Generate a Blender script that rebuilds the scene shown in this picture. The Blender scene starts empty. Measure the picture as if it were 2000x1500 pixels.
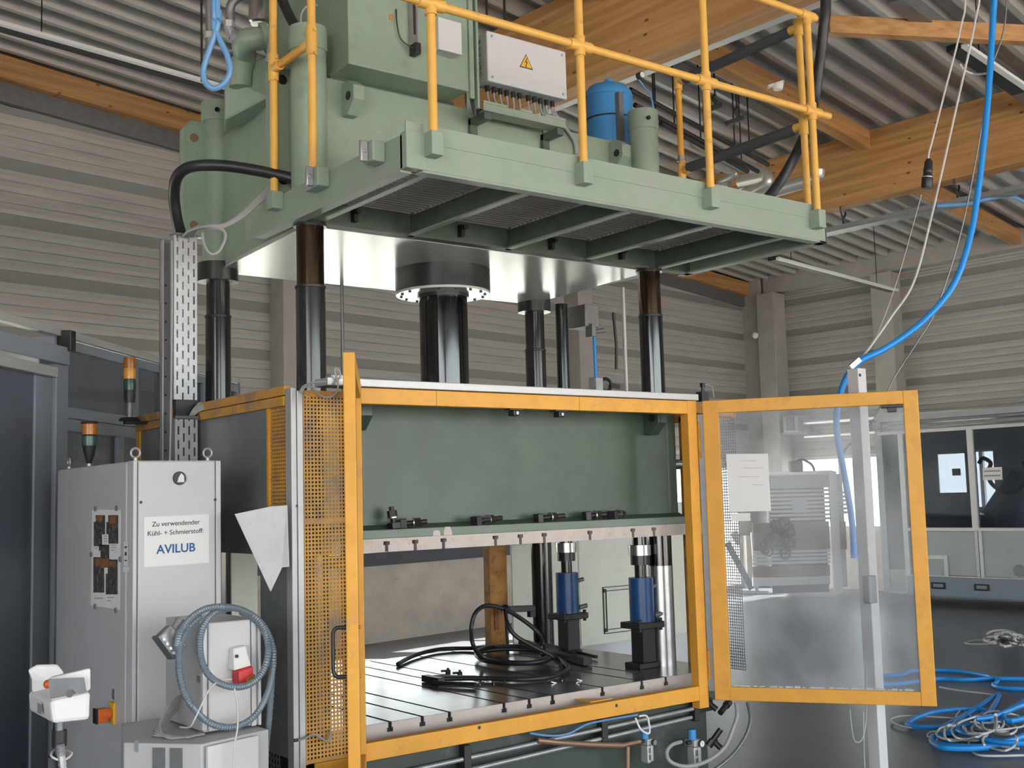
import bpy, bmesh, math, random
from mathutils import Vector, Matrix
random.seed(7)
SC = bpy.context.scene
COL = SC.collection
# ------------------------------------------------------------------ camera, sky, sun, exposure
CAM = Vector((0.0, 0.0, 1.7))
RC = ((0.795984, -0.604713, -0.027055), (0.037765, 0.094218, -0.994835), (0.604139, 0.790851, 0.097833))   # camera right, down, forward
FP = 2253.15
cd = bpy.data.cameras.new('camera'); cam = bpy.data.objects.new('camera', cd); COL.objects.link(cam)
cd.sensor_width = 36.0; cd.lens = FP / 2000 * 36.0; cd.clip_start = 0.05; cd.clip_end = 400
_r, _d, _f = [Vector(a) for a in RC]
cam.matrix_world = Matrix(((_r.x, -_d.x, -_f.x, CAM.x), (_r.y, -_d.y, -_f.y, CAM.y), (_r.z, -_d.z, -_f.z, CAM.z), (0, 0, 0, 1)))
SC.camera = cam
world = bpy.data.worlds.new('world'); SC.world = world; world.use_nodes = True
wn = world.node_tree.nodes; wl = world.node_tree.links
sky = wn.new('ShaderNodeTexSky'); sky.sky_type = 'NISHITA'; sky.sun_disc = False
sky.sun_elevation = math.radians(50); sky.sun_rotation = math.radians(-41); sky.air_density = 1.3; sky.dust_density = 3.0
mixw = wn.new('ShaderNodeMix'); mixw.data_type = 'RGBA'; mixw.inputs[0].default_value = 0.62       # bright hazy summer sky
mixw.inputs[7].default_value = (5.6, 5.7, 5.8, 1)
wl.new(sky.outputs[0], mixw.inputs[6]); wl.new(mixw.outputs[2], wn['Background'].inputs[0])
wn['Background'].inputs[1].default_value = 0.42
SUN = Vector((0.762, -0.876, -1.42)).normalized()
sd = bpy.data.lights.new('sun', 'SUN'); sd.energy = 12.0; sd.angle = math.radians(0.6); sd.color = (1, 0.94, 0.86)
so = bpy.data.objects.new('sun', sd); COL.objects.link(so); so.location = (0, 30, 40)
so.rotation_euler = (-SUN).to_track_quat('Z', 'Y').to_euler()
SC.view_settings.view_transform = 'Standard'; SC.view_settings.look = 'None'
SC.view_settings.gamma = 1; SC.view_settings.use_curve_mapping = False
SC.view_settings.exposure = 1.42

# ------------------------------------------------------------------ placing: a pixel of the photograph plus one known coordinate gives the point
def ray(x, y):
    a, b = (x - 1000) / FP, (y - 750) / FP
    return _r * a + _d * b + _f
def aX(x, y, k): d = ray(x, y); return CAM + d * ((k - CAM.x) / d.x)
def aY(x, y, k): d = ray(x, y); return CAM + d * ((k - CAM.y) / d.y)
def aZ(x, y, k): d = ray(x, y); return CAM + d * ((k - CAM.z) / d.z)
def aD(x, y, k): return CAM + ray(x, y) * k
HU = Vector((math.sin(math.radians(79.5)), math.cos(math.radians(79.5)), 0))
HV = Vector((math.sin(math.radians(-3.5)), math.cos(math.radians(-3.5)), 0))
HK = Vector((16.4, 14.1, 0))
def H(u, v, z): return HK + HU * u + HV * v + Vector((0, 0, z))
ZZ = Vector((0, 0, 1))
def roof_z(u): return 5.6 - 0.042 * u
def aP(x, y, p, n):
    d = ray(x, y); return CAM + d * ((p - CAM).dot(n) / d.dot(n))

def up(p):
    """the point of the roof deck straight above p"""
    r = p - HK; u = (r.x * HV.y - r.y * HV.x) / (HU.x * HV.y - HU.y * HV.x); return Vector((p.x, p.y, roof_z(u) - .125))

# ------------------------------------------------------------------ materials
MATS = {}
def mat(name, col, rough=0.5, metal=0.0, var=0.0, col2=None, scale=6.0, bump=0.0, thr=(0.45, 0.62), spec=0.5, detail=5, stretch=None, coat=0.0):
    m = bpy.data.materials.new(name); m.use_nodes = True
    nt = m.node_tree; n = nt.nodes; l = nt.links; b = n['Principled BSDF']
    b.inputs['Roughness'].default_value = rough; b.inputs['Metallic'].default_value = metal
    b.inputs['Specular IOR Level'].default_value = spec; b.inputs['Coat Weight'].default_value = coat
    c = (*col, 1); b.inputs['Base Color'].default_value = c
    if var or col2 or bump:
        tc = n.new('ShaderNodeTexCoord'); src = tc.outputs['Object']
        if stretch:
            mp = n.new('ShaderNodeMapping'); mp.inputs['Scale'].default_value = stretch; l.new(src, mp.inputs[0]); src = mp.outputs[0]
        nz = n.new('ShaderNodeTexNoise'); nz.inputs['Scale'].default_value = scale; nz.inputs['Detail'].default_value = detail
        nz.inputs['Roughness'].default_value = 0.62; l.new(src, nz.inputs[0])
        out = None
        if var:
            hv = n.new('ShaderNodeMapRange'); hv.inputs['From Min'].default_value = 0.3; hv.inputs['From Max'].default_value = 0.7
            hv.inputs['To Min'].default_value = 1 - var; hv.inputs['To Max'].default_value = 1 + var; l.new(nz.outputs[0], hv.inputs[0])
            mx = n.new('ShaderNodeMix'); mx.data_type = 'RGBA'; mx.blend_type = 'MULTIPLY'; mx.inputs[0].default_value = 1
            mx.inputs[6].default_value = c; l.new(hv.outputs[0], mx.inputs[7]); out = mx.outputs[2]
        if col2:
            n2 = n.new('ShaderNodeTexNoise'); n2.inputs['Scale'].default_value = scale * 1.7; n2.inputs['Detail'].default_value = 8
            n2.inputs['Roughness'].default_value = 0.7; l.new(src, n2.inputs[0])
            rp = n.new('ShaderNodeMapRange'); rp.inputs['From Min'].default_value = thr[0]; rp.inputs['From Max'].default_value = thr[1]; l.new(n2.outputs[0], rp.inputs[0])
            m2 = n.new('ShaderNodeMix'); m2.data_type = 'RGBA'; l.new(rp.outputs[0], m2.inputs[0])
            if out: l.new(out, m2.inputs[6])
            else: m2.inputs[6].default_value = c
            m2.inputs[7].default_value = (*col2, 1); out = m2.outputs[2]
        if out: l.new(out, b.inputs['Base Color'])
        if bump:
            bp = n.new('ShaderNodeBump'); bp.inputs['Strength'].default_value = bump; bp.inputs['Distance'].default_value = 0.01
            l.new(nz.outputs[0], bp.inputs['Height']); l.new(bp.outputs[0], b.inputs['Normal'])
    MATS[name] = m
    return m
def clear(name, tint, haze, haze_col, rough=0.05, scale=3.0, lo=None, spec=0.5):
    """sheet glass / polycarbonate: lets light straight through, with a hazy scratched film of varying density"""
    m = bpy.data.materials.new(name); m.use_nodes = True
    nt = m.node_tree; n = nt.nodes; l = nt.links; b = n['Principled BSDF']
    b.inputs['Base Color'].default_value = (*haze_col, 1); b.inputs['Roughness'].default_value = rough; b.inputs['Specular IOR Level'].default_value = spec
    t = n.new('ShaderNodeBsdfTransparent'); t.inputs[0].default_value = (*tint, 1)
    mx = n.new('ShaderNodeMixShader'); l.new(t.outputs[0], mx.inputs[1]); l.new(b.outputs[0], mx.inputs[2])
    if lo is None: mx.inputs[0].default_value = haze
    else:
        tc = n.new('ShaderNodeTexCoord'); nz = n.new('ShaderNodeTexNoise'); nz.inputs['Scale'].default_value = scale; nz.inputs['Detail'].default_value = 6
        rp = n.new('ShaderNodeMapRange'); rp.inputs['From Min'].default_value = 0.35; rp.inputs['From Max'].default_value = 0.7
        rp.inputs['To Min'].default_value = lo; rp.inputs['To Max'].default_value = haze
        l.new(tc.outputs['Object'], nz.inputs[0]); l.new(nz.outputs[0], rp.inputs[0]); l.new(rp.outputs[0], mx.inputs[0])
    l.new(mx.outputs[0], n['Material Output'].inputs[0]); MATS[name] = m
def wood(name, c1, c2, axis):
    m = mat(name, c1, rough=0.6); n = m.node_tree.nodes; l = m.node_tree.links
    tc = n.new('ShaderNodeTexCoord'); mp = n.new('ShaderNodeMapping'); mp.inputs['Rotation'].default_value = (0, 0, axis)
    mp2 = n.new('ShaderNodeMapping'); mp2.inputs['Scale'].default_value = (0.35, 5, 9)
    nz = n.new('ShaderNodeTexNoise'); nz.inputs['Scale'].default_value = 2.2; nz.inputs['Detail'].default_value = 6
    vo = n.new('ShaderNodeTexVoronoi'); vo.inputs['Scale'].default_value = 1.0
    mp3 = n.new('ShaderNodeMapping'); mp3.inputs['Scale'].default_value = (4.5, 1, 9)
    r1 = n.new('ShaderNodeMapRange'); r1.inputs['From Min'].default_value = 0.35; r1.inputs['From Max'].default_value = 0.65
    r2 = n.new('ShaderNodeMapRange'); r2.inputs['From Min'].default_value = 0.07; r2.inputs['From Max'].default_value = 0.14; r2.inputs['To Min'].default_value = 1; r2.inputs['To Max'].default_value = 0
    a = n.new('ShaderNodeMix'); a.data_type = 'RGBA'; a.inputs[6].default_value = (*c1, 1); a.inputs[7].default_value = (*c2, 1)
    k = n.new('ShaderNodeMix'); k.data_type = 'RGBA'; k.inputs[7].default_value = (c2[0] * .35, c2[1] * .3, c2[2] * .25, 1)
    l.new(tc.outputs['Object'], mp.inputs[0]); l.new(mp.outputs[0], mp2.inputs[0]); l.new(mp.outputs[0], mp3.inputs[0])
    l.new(mp2.outputs[0], nz.inputs[0]); l.new(mp3.outputs[0], vo.inputs[0]); l.new(nz.outputs[0], r1.inputs[0]); l.new(vo.outputs[0], r2.inputs[0])
    l.new(r1.outputs[0], a.inputs[0]); l.new(a.outputs[2], k.inputs[6]); l.new(r2.outputs[0], k.inputs[0]); l.new(k.outputs[2], n['Principled BSDF'].inputs['Base Color'])
mat('floor', (0.135, 0.142, 0.16), 0.36, var=0.10, scale=0.9, col2=(0.095, 0.10, 0.115), thr=(0.5, 0.8))
mat('paled_ground', (0.50, 0.51, 0.46), 0.9, var=0.2, scale=1.5)  # outside ground, paled so windows and their reflections look whiter
mat('concrete', (0.62, 0.55, 0.475), 0.85, var=0.12, scale=3, col2=(0.47, 0.42, 0.365), thr=(0.55, 0.8))
mat('sill', (0.10, 0.105, 0.12), 0.5)
mat('panel', (0.43, 0.42, 0.395), 0.42, var=0.08, scale=2.0, stretch=(0.3, 0.3, 4), col2=(0.34, 0.33, 0.31), thr=(0.5, 0.75))
mat('band', (0.27, 0.265, 0.25), 0.6)
mat('pillar', (0.42, 0.40, 0.375), 0.7, var=0.08, scale=4)
mat('deck', (0.50, 0.485, 0.46), 0.42, metal=0.1, var=0.06, scale=3)
wood('timber', (0.60, 0.33, 0.13), (0.42, 0.21, 0.075), -math.radians(93.5))
wood('timber_u', (0.60, 0.33, 0.13), (0.42, 0.21, 0.075), -math.radians(10.5))
mat('green', (0.275, 0.355, 0.275), 0.38, var=0.06, scale=5, col2=(0.22, 0.285, 0.225), thr=(0.5, 0.78), bump=0.02)
mat('green_worn', (0.285, 0.362, 0.285), 0.42, var=0.06, scale=4, col2=(0.33, 0.345, 0.315), thr=(0.52, 0.66))
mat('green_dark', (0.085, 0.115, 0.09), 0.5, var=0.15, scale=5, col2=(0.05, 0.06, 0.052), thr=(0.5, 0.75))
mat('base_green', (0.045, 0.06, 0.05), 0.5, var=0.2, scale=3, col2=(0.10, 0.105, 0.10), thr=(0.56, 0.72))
mat('ledge_green', (0.15, 0.20, 0.155), 0.42, var=0.08, scale=5, col2=(0.20, 0.21, 0.19), thr=(0.58, 0.7))
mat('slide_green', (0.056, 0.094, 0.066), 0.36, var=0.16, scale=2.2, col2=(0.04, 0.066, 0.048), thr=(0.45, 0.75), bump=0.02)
mat('underside', (0.55, 0.575, 0.535), 0.21, var=0.03, scale=3, spec=0.9)
mat('bare_steel', (0.42, 0.405, 0.39), 0.42, metal=0.35, var=0.12, scale=14, col2=(0.30, 0.25, 0.21), thr=(0.58, 0.75))
mat('bed_steel', (0.23, 0.23, 0.24), 0.22, metal=0.5, var=0.25, scale=4, col2=(0.10, 0.095, 0.09), thr=(0.48, 0.72))
mat('plate_edge', (0.50, 0.445, 0.41), 0.5, metal=0.15, var=0.08, scale=9, col2=(0.36, 0.31, 0.28), thr=(0.56, 0.75))
mat('chrome', (0.075, 0.078, 0.08), 0.10, metal=1.0, var=0.12, scale=6, stretch=(1, 1, 0.25))
mat('oiled', (0.030, 0.032, 0.034), 0.13, metal=0.35, var=0.3, scale=8, stretch=(1, 1, 0.2), spec=0.8)
mat('oiled_black', (0.022, 0.027, 0.026), 0.28, spec=0.6)
mat('brown_rod', (0.085, 0.055, 0.035), 0.15, metal=0.9, var=0.3, scale=8, stretch=(1, 1, 0.2))
mat('bright_steel', (0.55, 0.55, 0.55), 0.25, metal=0.9, var=0.1, scale=10)
mat('yellow', (0.78, 0.37, 0.035), 0.42, var=0.06, scale=6, col2=(0.60, 0.29, 0.05), thr=(0.52, 0.75))
mat('yellow_worn', (0.74, 0.35, 0.04), 0.5, var=0.10, scale=5, col2=(0.50, 0.28, 0.10), thr=(0.60, 0.72))
mat('yellow_rail', (0.80, 0.45, 0.10), 0.42, var=0.06, scale=8, col2=(0.50, 0.30, 0.12), thr=(0.60, 0.72))
mat('rust_yellow', (0.46, 0.22, 0.045), 0.6, var=0.2, scale=6, col2=(0.18, 0.08, 0.03), thr=(0.5, 0.7))
mat('mesh_yellow', (0.60, 0.31, 0.06), 0.55, var=0.15, scale=3, col2=(0.34, 0.22, 0.12), thr=(0.46, 0.62))
mat('foam', (0.075, 0.078, 0.085), 0.85, var=0.1, scale=12)
mat('rubber', (0.022, 0.023, 0.026), 0.42, spec=0.5, var=0.3, scale=9)
mat('black', (0.018, 0.018, 0.02), 0.4)
mat('black_iron', (0.04, 0.038, 0.038), 0.45, metal=0.4)
mat('galv', (0.40, 0.41, 0.43), 0.4, metal=0.55, var=0.08, scale=18)
mat('galv_dark', (0.22, 0.225, 0.235), 0.45, metal=0.5, var=0.1, scale=14)
mat('alu', (0.52, 0.52, 0.52), 0.4, metal=0.4, var=0.04, scale=6)
mat('white_box', (0.63, 0.63, 0.64), 0.42, var=0.02, scale=3)
mat('cabinet', (0.56, 0.56, 0.575), 0.45, var=0.025, scale=2.5, bump=0.01)
mat('cabinet_side', (0.52, 0.52, 0.53), 0.45, var=0.05, scale=2)
mat('white', (0.80, 0.80, 0.79), 0.45)
mat('paper', (0.78, 0.78, 0.78), 0.7)
mat('paper_grey', (0.62, 0.63, 0.64), 0.55, var=0.1, scale=4, col2=(0.42, 0.43, 0.44), thr=(0.55, 0.75))
mat('ink', (0.06, 0.06, 0.065), 0.7)
mat('ink_grey', (0.33, 0.33, 0.34), 0.7)
mat('ink_blue', (0.035, 0.12, 0.30), 0.7)
mat('photo_print', (0.05, 0.048, 0.045), 0.6, var=0.5, scale=22, col2=(0.30, 0.28, 0.26), thr=(0.52, 0.66))
mat('photo_orange', (0.26, 0.11, 0.05), 0.6, var=0.4, scale=30)
mat('tape', (0.20, 0.20, 0.21), 0.6)
mat('blue_tank', (0.06, 0.28, 0.62), 0.33, var=0.04, scale=5)
mat('blue_cyl', (0.015, 0.075, 0.22), 0.3, var=0.2, scale=8)
mat('blue_hose', (0.015, 0.29, 0.80), 0.35)
mat('blue_pale', (0.16, 0.36, 0.66), 0.3)
mat('conduit', (0.20, 0.25, 0.30), 0.35, metal=0.2)
mat('grey_cable', (0.34, 0.34, 0.335), 0.5)
mat('white_cable', (0.58, 0.58, 0.57), 0.5)
mat('red', (0.62, 0.025, 0.02), 0.4)
mat('orange_knob', (0.70, 0.14, 0.02), 0.4)
mat('amber', (0.38, 0.13, 0.015), 0.2)
mat('amber_light', (0.75, 0.34, 0.04), 0.2)
mat('lens_green', (0.03, 0.085, 0.05), 0.2)
mat('sign_yellow', (0.80, 0.46, 0.04), 0.5)
mat('copper', (0.30, 0.19, 0.13), 0.4, metal=0.4)
mat('silver_pipe', (0.62, 0.61, 0.58), 0.32, metal=0.6)
mat('encl_blue', (0.225, 0.25, 0.30), 0.45, var=0.04, scale=3)
mat('navy', (0.10, 0.115, 0.15), 0.3, var=0.2, scale=1.5)
mat('grey_panel', (0.17, 0.178, 0.185), 0.3, var=0.15, scale=3, col2=(0.23, 0.235, 0.24), thr=(0.5, 0.8))
mat('pale_green', (0.70, 0.73, 0.64), 0.4, var=0.05, scale=3, col2=(0.58, 0.61, 0.56), thr=(0.56, 0.8))
mat('machine_grey', (0.36, 0.385, 0.41), 0.4, var=0.08, scale=2.5)
mat('machine_blue', (0.19, 0.235, 0.29), 0.4)
mat('rusty_sheet', (0.20, 0.15, 0.10), 0.6, var=0.3, scale=4)
mat('slat', (0.50, 0.51, 0.52), 0.4)
mat('robot', (0.12, 0.20, 0.32), 0.35)
mat('slot_shade', (0.05, 0.055, 0.05), 0.3)  # dark colour put in for the shade inside the T slots
clear('window_glass', (0.96, 0.98, 0.97), 0.05, (0.8, 0.8, 0.8))
clear('door_pane', (0.93, 0.94, 0.95), 0.34, (0.60, 0.62, 0.66), rough=0.25, scale=2.0, lo=0.06)
clear('dark_pane', (0.42, 0.45, 0.50), 0.35, (0.10, 0.11, 0.14), rough=0.12, scale=1.2, lo=0.15)
clear('frost_pane', (0.50, 0.53, 0.57), 0.62, (0.22, 0.24, 0.28), rough=0.25, scale=1.0, lo=0.35)
clear('machine_pane', (0.50, 0.53, 0.57), 0.22, (0.12, 0.13, 0.15), rough=0.08, scale=1.0, lo=0.1)

# ------------------------------------------------------------------ mesh builder
def V3(p): return p if isinstance(p, Vector) else Vector(p)
def frame(d):
    d = d.normalized(); a = Vector((0, 0, 1)) if abs(d.z) < 0.9 else Vector((1, 0, 0))
    x = d.cross(a).normalized(); return x, d.cross(x).normalized()
def spline(pts, n=6, closed=False):
    P = [V3(p) for p in pts]; out = []; N = len(P)
    for i in range(N if closed else N - 1):
        g = (lambda k: P[k % N]) if closed else (lambda k: P[max(0, min(N - 1, k))])
        a, b, c, d = g(i - 1), g(i), g(i + 1), g(i + 2)
        for k in range(n):
            t = k / n
            out.append(0.5 * ((2 * b) + (c - a) * t + (2 * a - 5 * b + 4 * c - d) * t * t + (3 * b - a - 3 * c + d) * t ** 3))
    if not closed: out.append(P[-1])
    return out
class MB:
    def __init__(s): s.v = []; s.f = []; s.sm = []
    def add(s, vs, fs, smooth=False):
        o = len(s.v); s.v += [V3(p) for p in vs]
        for f in fs: s.f.append([i + o for i in f]); s.sm.append(smooth)
        return s
    def hexa(s, p):
        return s.add(p, [(0, 3, 2, 1), (4, 5, 6, 7), (0, 1, 5, 4), (1, 2, 6, 5), (2, 3, 7, 6), (3, 0, 4, 7)])
    def box(s, x0, x1, y0, y1, z0, z1):
        return s.hexa([(x0, y0, z0), (x1, y0, z0), (x1, y1, z0), (x0, y1, z0), (x0, y0, z1), (x1, y0, z1), (x1, y1, z1), (x0, y1, z1)])
    def ob(s, c, ax, ay, az):
        c = V3(c); ax = V3(ax); ay = V3(ay); az = V3(az)
        return s.hexa([c + ax * i + ay * j + az * k for i, j, k in ((-1, -1, -1), (1, -1, -1), (1, 1, -1), (-1, 1, -1), (-1, -1, 1), (1, -1, 1), (1, 1, 1), (-1, 1, 1))])
    def hb(s, u0, u1, v0, v1, z0, z1, zr=None):
        """box in the hall's own directions; zr adds a height that follows the roof"""
        f = zr or (lambda u: 0)
        return s.hexa([H(u0, v0, z0 + f(u0)), H(u1, v0, z0 + f(u1)), H(u1, v1, z0 + f(u1)), H(u0, v1, z0 + f(u0)), H(u0, v0, z1 + f(u0)), H(u1, v0, z1 + f(u1)), H(u1, v1, z1 + f(u1)), H(u0, v1, z1 + f(u0))])
    def bar(s, p, q, w, h, up=ZZ):
        p = V3(p); q = V3(q); d = (q - p); x = d.cross(up)
        if x.length < 1e-6: x = d.cross(Vector((0, 1, 0)))
        x.normalize(); y = x.cross(d).normalized()
        return s.ob((p + q) / 2, d / 2, x * (w / 2), y * (h / 2))
    def prism(s, poly, ext):
        ext = V3(ext); n = len(poly); P = [V3(p) for p in poly]
        return s.add(P + [p + ext for p in P], [tuple(range(n))[::-1], tuple(range(n, 2 * n))] + [(i, (i + 1) % n, (i + 1) % n + n, i + n) for i in range(n)])
    def lathe(s, base, axis, prof, seg=20, caps=True, ang=0.0):
        base = V3(base); d = V3(axis).normalized(); x, y = frame(d); vs = []; n = len(prof)
        for r, h in prof:
            for k in range(seg):
                a = ang + 2 * math.pi * k / seg; vs.append(base + d * h + (x * math.cos(a) + y * math.sin(a)) * r)
        fs = [(i * seg + k, i * seg + (k + 1) % seg, (i + 1) * seg + (k + 1) % seg, (i + 1) * seg + k) for i in range(n - 1) for k in range(seg)]
        s.add(vs, fs, seg > 8)
        if caps:
            o = len(s.v) - len(vs)
            s.f.append([o + k for k in range(seg)][::-1]); s.sm.append(False)
            s.f.append([o + (n - 1) * seg + k for k in range(seg)]); s.sm.append(False)
        return s
    def cyl(s, p, q, r, r2=None, seg=18):
        p = V3(p); q = V3(q); return s.lathe(p, q - p, [(r, 0), (r if r2 is None else r2, (q - p).length)], seg)
    def tube(s, pts, r, seg=8, closed=False, rib=0):
        P = [V3(p) for p in pts]; n = len(P); d0 = (P[1] - P[0]).normalized(); x, y = frame(d0); vs = []
        for i in range(n):
            d = (P[(i + 1) % n] - P[i - 1]) if closed or 0 < i < n - 1 else (P[1] - P[0] if i == 0 else P[-1] - P[-2])
            if d.length < 1e-9: d = d0
            d.normalize(); x = (x - d * x.dot(d)); x = x.normalized() if x.length > 1e-6 else frame(d)[0]; y = d.cross(x)
            rr = r * (1 + rib * (1 if i % 2 else -1))
            vs += [P[i] + (x * math.cos(2 * math.pi * k / seg) + y * math.sin(2 * math.pi * k / seg)) * rr for k in range(seg)]
        m = n if closed else n - 1
        fs = [(i * seg + k, i * seg + (k + 1) % seg, ((i + 1) % n) * seg + (k + 1) % seg, ((i + 1) % n) * seg + k) for i in range(m) for k in range(seg)]
        s.add(vs, fs, True)
        if not closed:
            o = len(s.v) - len(vs); s.f.append([o + k for k in range(seg)][::-1]); s.sm.append(False)
            s.f.append([o + (n - 1) * seg + k for k in range(seg)]); s.sm.append(False)
        return s
    def ball(s, c, r, seg=12, rings=7, sx=1, sy=1, sz=1):
        prof = [(r * math.sin(math.pi * i / rings), -r * math.cos(math.pi * i / rings)) for i in range(rings + 1)]
        prof[0] = (r * 0.02, -r); prof[-1] = (r * 0.02, r)
        return s.lathe(c, (0, 0, 1), prof, seg)
def mesh_of(name, mb, mt, org, bev=0):
    me = bpy.data.meshes.new(name); o = V3(org)
    me.from_pydata([tuple(p - o) for p in mb.v], [], mb.f); me.polygons.foreach_set('use_smooth', mb.sm)
    bm = bmesh.new(); bm.from_mesh(me); bmesh.ops.recalc_face_normals(bm, faces=bm.faces); bm.to_mesh(me); bm.free()
    if any(mb.sm): me.set_sharp_from_angle(angle=math.radians(38))
    me.materials.append(MATS[mt]); return me
def props(o, label=None, cat=None, group=None, kind=None):
    if label: o['label'] = label
    if cat: o['category'] = cat
    if group: o['group'] = group
    if kind: o['kind'] = kind
    return o
def rootloc(o):
    while o.parent: o = o.parent
    return o.location.copy()
def bevel(o, bev):
    if bev:
        md = o.modifiers.new('bevel', 'BEVEL'); md.width = bev; md.segments = 2; md.limit_method = 'ANGLE'; md.angle_limit = math.radians(50)
def one(name, mb, mt, label=None, cat=None, group=None, kind=None, bev=0):
    lo = Vector([min(p[i] for p in mb.v) for i in range(3)]); hi = Vector([max(p[i] for p in mb.v) for i in range(3)])
    org = Vector(((lo.x + hi.x) / 2, (lo.y + hi.y) / 2, lo.z))
    o = bpy.data.objects.new(name, mesh_of(name, mb, mt, org, bev)); COL.objects.link(o); o.location = org; bevel(o, bev)
    return props(o, label, cat, group, kind)
def struct(name, mb, mt, label=None, bev=0): return one(name, mb, mt, label, None, None, 'structure', bev)
def thing(name, label, cat, loc, group=None):
    o = bpy.data.objects.new(name, None); COL.objects.link(o); o.location = V3(loc); o.empty_display_size = 0.1
    return props(o, label, cat, group)
def part(name, mb, mt, parent, bev=0, label=None, kind=None):
    o = bpy.data.objects.new(name, mesh_of(name, mb, mt, rootloc(parent), bev)); COL.objects.link(o); o.parent = parent; bevel(o, bev)
    return props(o, label, None, None, kind)
def twin(o, parent, off=(0, 0, 0)):
    c = o.copy(); COL.objects.link(c); c.parent = parent; c.location = o.location + V3(off); return c
def text_part(name, s, mt, parent, org, ex, ey, size, bold=0.0, align='CENTER', depth=0.0006):
    cu = bpy.data.curves.new(name, 'FONT'); cu.body = s; cu.size = size; cu.align_x = align; cu.extrude = depth; cu.offset = bold
    t = bpy.data.objects.new(name + '_src', cu); COL.objects.link(t)
    bpy.context.view_layer.update()
    me = bpy.data.meshes.new_from_object(t.evaluated_get(bpy.context.evaluated_depsgraph_get()))
    bpy.data.objects.remove(t); bpy.data.curves.remove(cu)
    ex = V3(ex).normalized(); ey = V3(ey).normalized(); ez = ex.cross(ey); L = rootloc(parent); org = V3(org)
    for v in me.vertices: v.co = org + ex * v.co.x + ey * v.co.y + ez * v.co.z - L
    me.materials.clear(); me.materials.append(MATS[mt])
    o = bpy.data.objects.new(name, me); COL.objects.link(o); o.parent = parent; return o
def lattice(mb, o, ex, ey, w, h, pitch, hole, th=0.0015):
    """square-holed sheet: crossing flat strips in the plane ex, ey"""
    o = V3(o); ex = V3(ex).normalized(); ey = V3(ey).normalized(); ez = ex.cross(ey); b = (pitch - hole) / 2
    nx = max(1, round(w / pitch)); ny = max(1, round(h / pitch)); px = w / nx; py = h / ny
    for i in range(nx + 1): mb.ob(o + ex * (i * px) + ey * (h / 2), ex * b, ey * (h / 2), ez * (th / 2))
    for j in range(ny + 1): mb.ob(o + ex * (w / 2) + ey * (j * py), ex * (w / 2), ey * b, ez * (th / 2 * 0.9))
    return mb
# ================================================================== THE HALL
U0, V0 = -25.0, -19.5
m = MB().hb(U0, 0.2, V0, 0.2, -0.15, 0.0); struct('floor', m, 'floor', 'smooth grey sealed factory floor')
m = MB().hb(-60, 40, 0.25, 60, -0.3, -0.2).hb(0.25, 60, -60, 0.2, -0.3, -0.2); struct('trim_ground', m, 'paled_ground', 'outside ground made pale to whiten the window light')  # lawn turned pale so it mirrors white instead of green
m = MB().hb(-60, 60, -60, V0, -0.3, -0.16); struct('trim_bounce_yard', m, 'concrete', 'pale concrete yard added to bounce daylight into the hall')  # unseen yard added to throw sunlight back in at the front
# ceiling skin with trapezoid deck sheets hanging from it as parts
m = MB().hb(U0, 0.3, V0, 0.3, 0.0, 0.06, roof_z); ceil = struct('ceiling', m, 'deck', 'ribbed grey steel roof deck')
def deck_sheet(u0, u1):
    mb = MB(); pf = []
    for k in range(3):
        b = -k * 0.30
        pf += [(b, -0.02), (b - 0.185, -0.02), (b - 0.212, -0.12), (b - 0.272, -0.12)]
    pf += [(-0.90, -0.02)]
    for (a, za), (b, zb) in zip(pf, pf[1:]):
        mb.add([H(u0, a, za + roof_z(u0)), H(u1, a, za + roof_z(u1)), H(u1, b, zb + roof_z(u1)), H(u0, b, zb + roof_z(u0))], [(0, 1, 2, 3)])
    return mb
for u0, u1 in ((-20.6, -15.6), (-15.8, -10.65), (-10.65, -5.75), (-5.75, 0.0)):
    first = part('roof_sheet', deck_sheet(u0, u1), 'deck', ceil)
    for k in range(1, 15): twin(first, ceil, HV * (-0.9 * k))
# laminated beams under the roof
def glulam(n, u, z0, v1=-16.0):
    m = MB().hb(u, u + 0.22, v1, 0.0, z0, roof_z(u) - 0.13); return struct(n, m, 'timber', 'wide laminated timber roof beam')
glulam('trim_1', -5.85, 4.94); glulam('trim_2', -10.75, 5.10); glulam('trim_3', -15.8, 5.3)
m = MB().hb(-25, 0, -0.16, 0.02, -0.36, -0.13, roof_z); struct('trim_4', m, 'timber_u', 'timber edge beam along the top of the ribbed wall')
for i, (u0, u1, v) in enumerate(((-10.53, -5.85, -5.45), (-15.6, -10.75, -5.6), (-5.63, -0.1, -5.2), (-10.53, -5.85, -9.8))):
    m = MB().hb(u0, u1, v, v + 0.14, -0.34, -0.13, roof_z); struct('trim_%d' % (5 + i), m, 'timber_u', 'timber purlin between the roof beams')
# slanting strut and steel brace at the top right
m = MB().bar(aP(1616, 50, H(-10.53, 0, 0), HU), aD(2300, 84, 9.6), 0.09, 0.14).bar(aD(2295, 84, 9.6), up(aD(2295, 84, 9.6)), .09, .09); struct('trim_9', m, 'timber_u', 'slanting timber strut under the roof')
m = MB().bar(aP(1745, -12, H(-10.5, 0, 0), HU), aP(2075, 240, H(-5.85, 0, 0), HU), 0.12, 0.12); struct('trim_10', m, 'galv_dark', 'grey steel diagonal brace under the roof')
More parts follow.
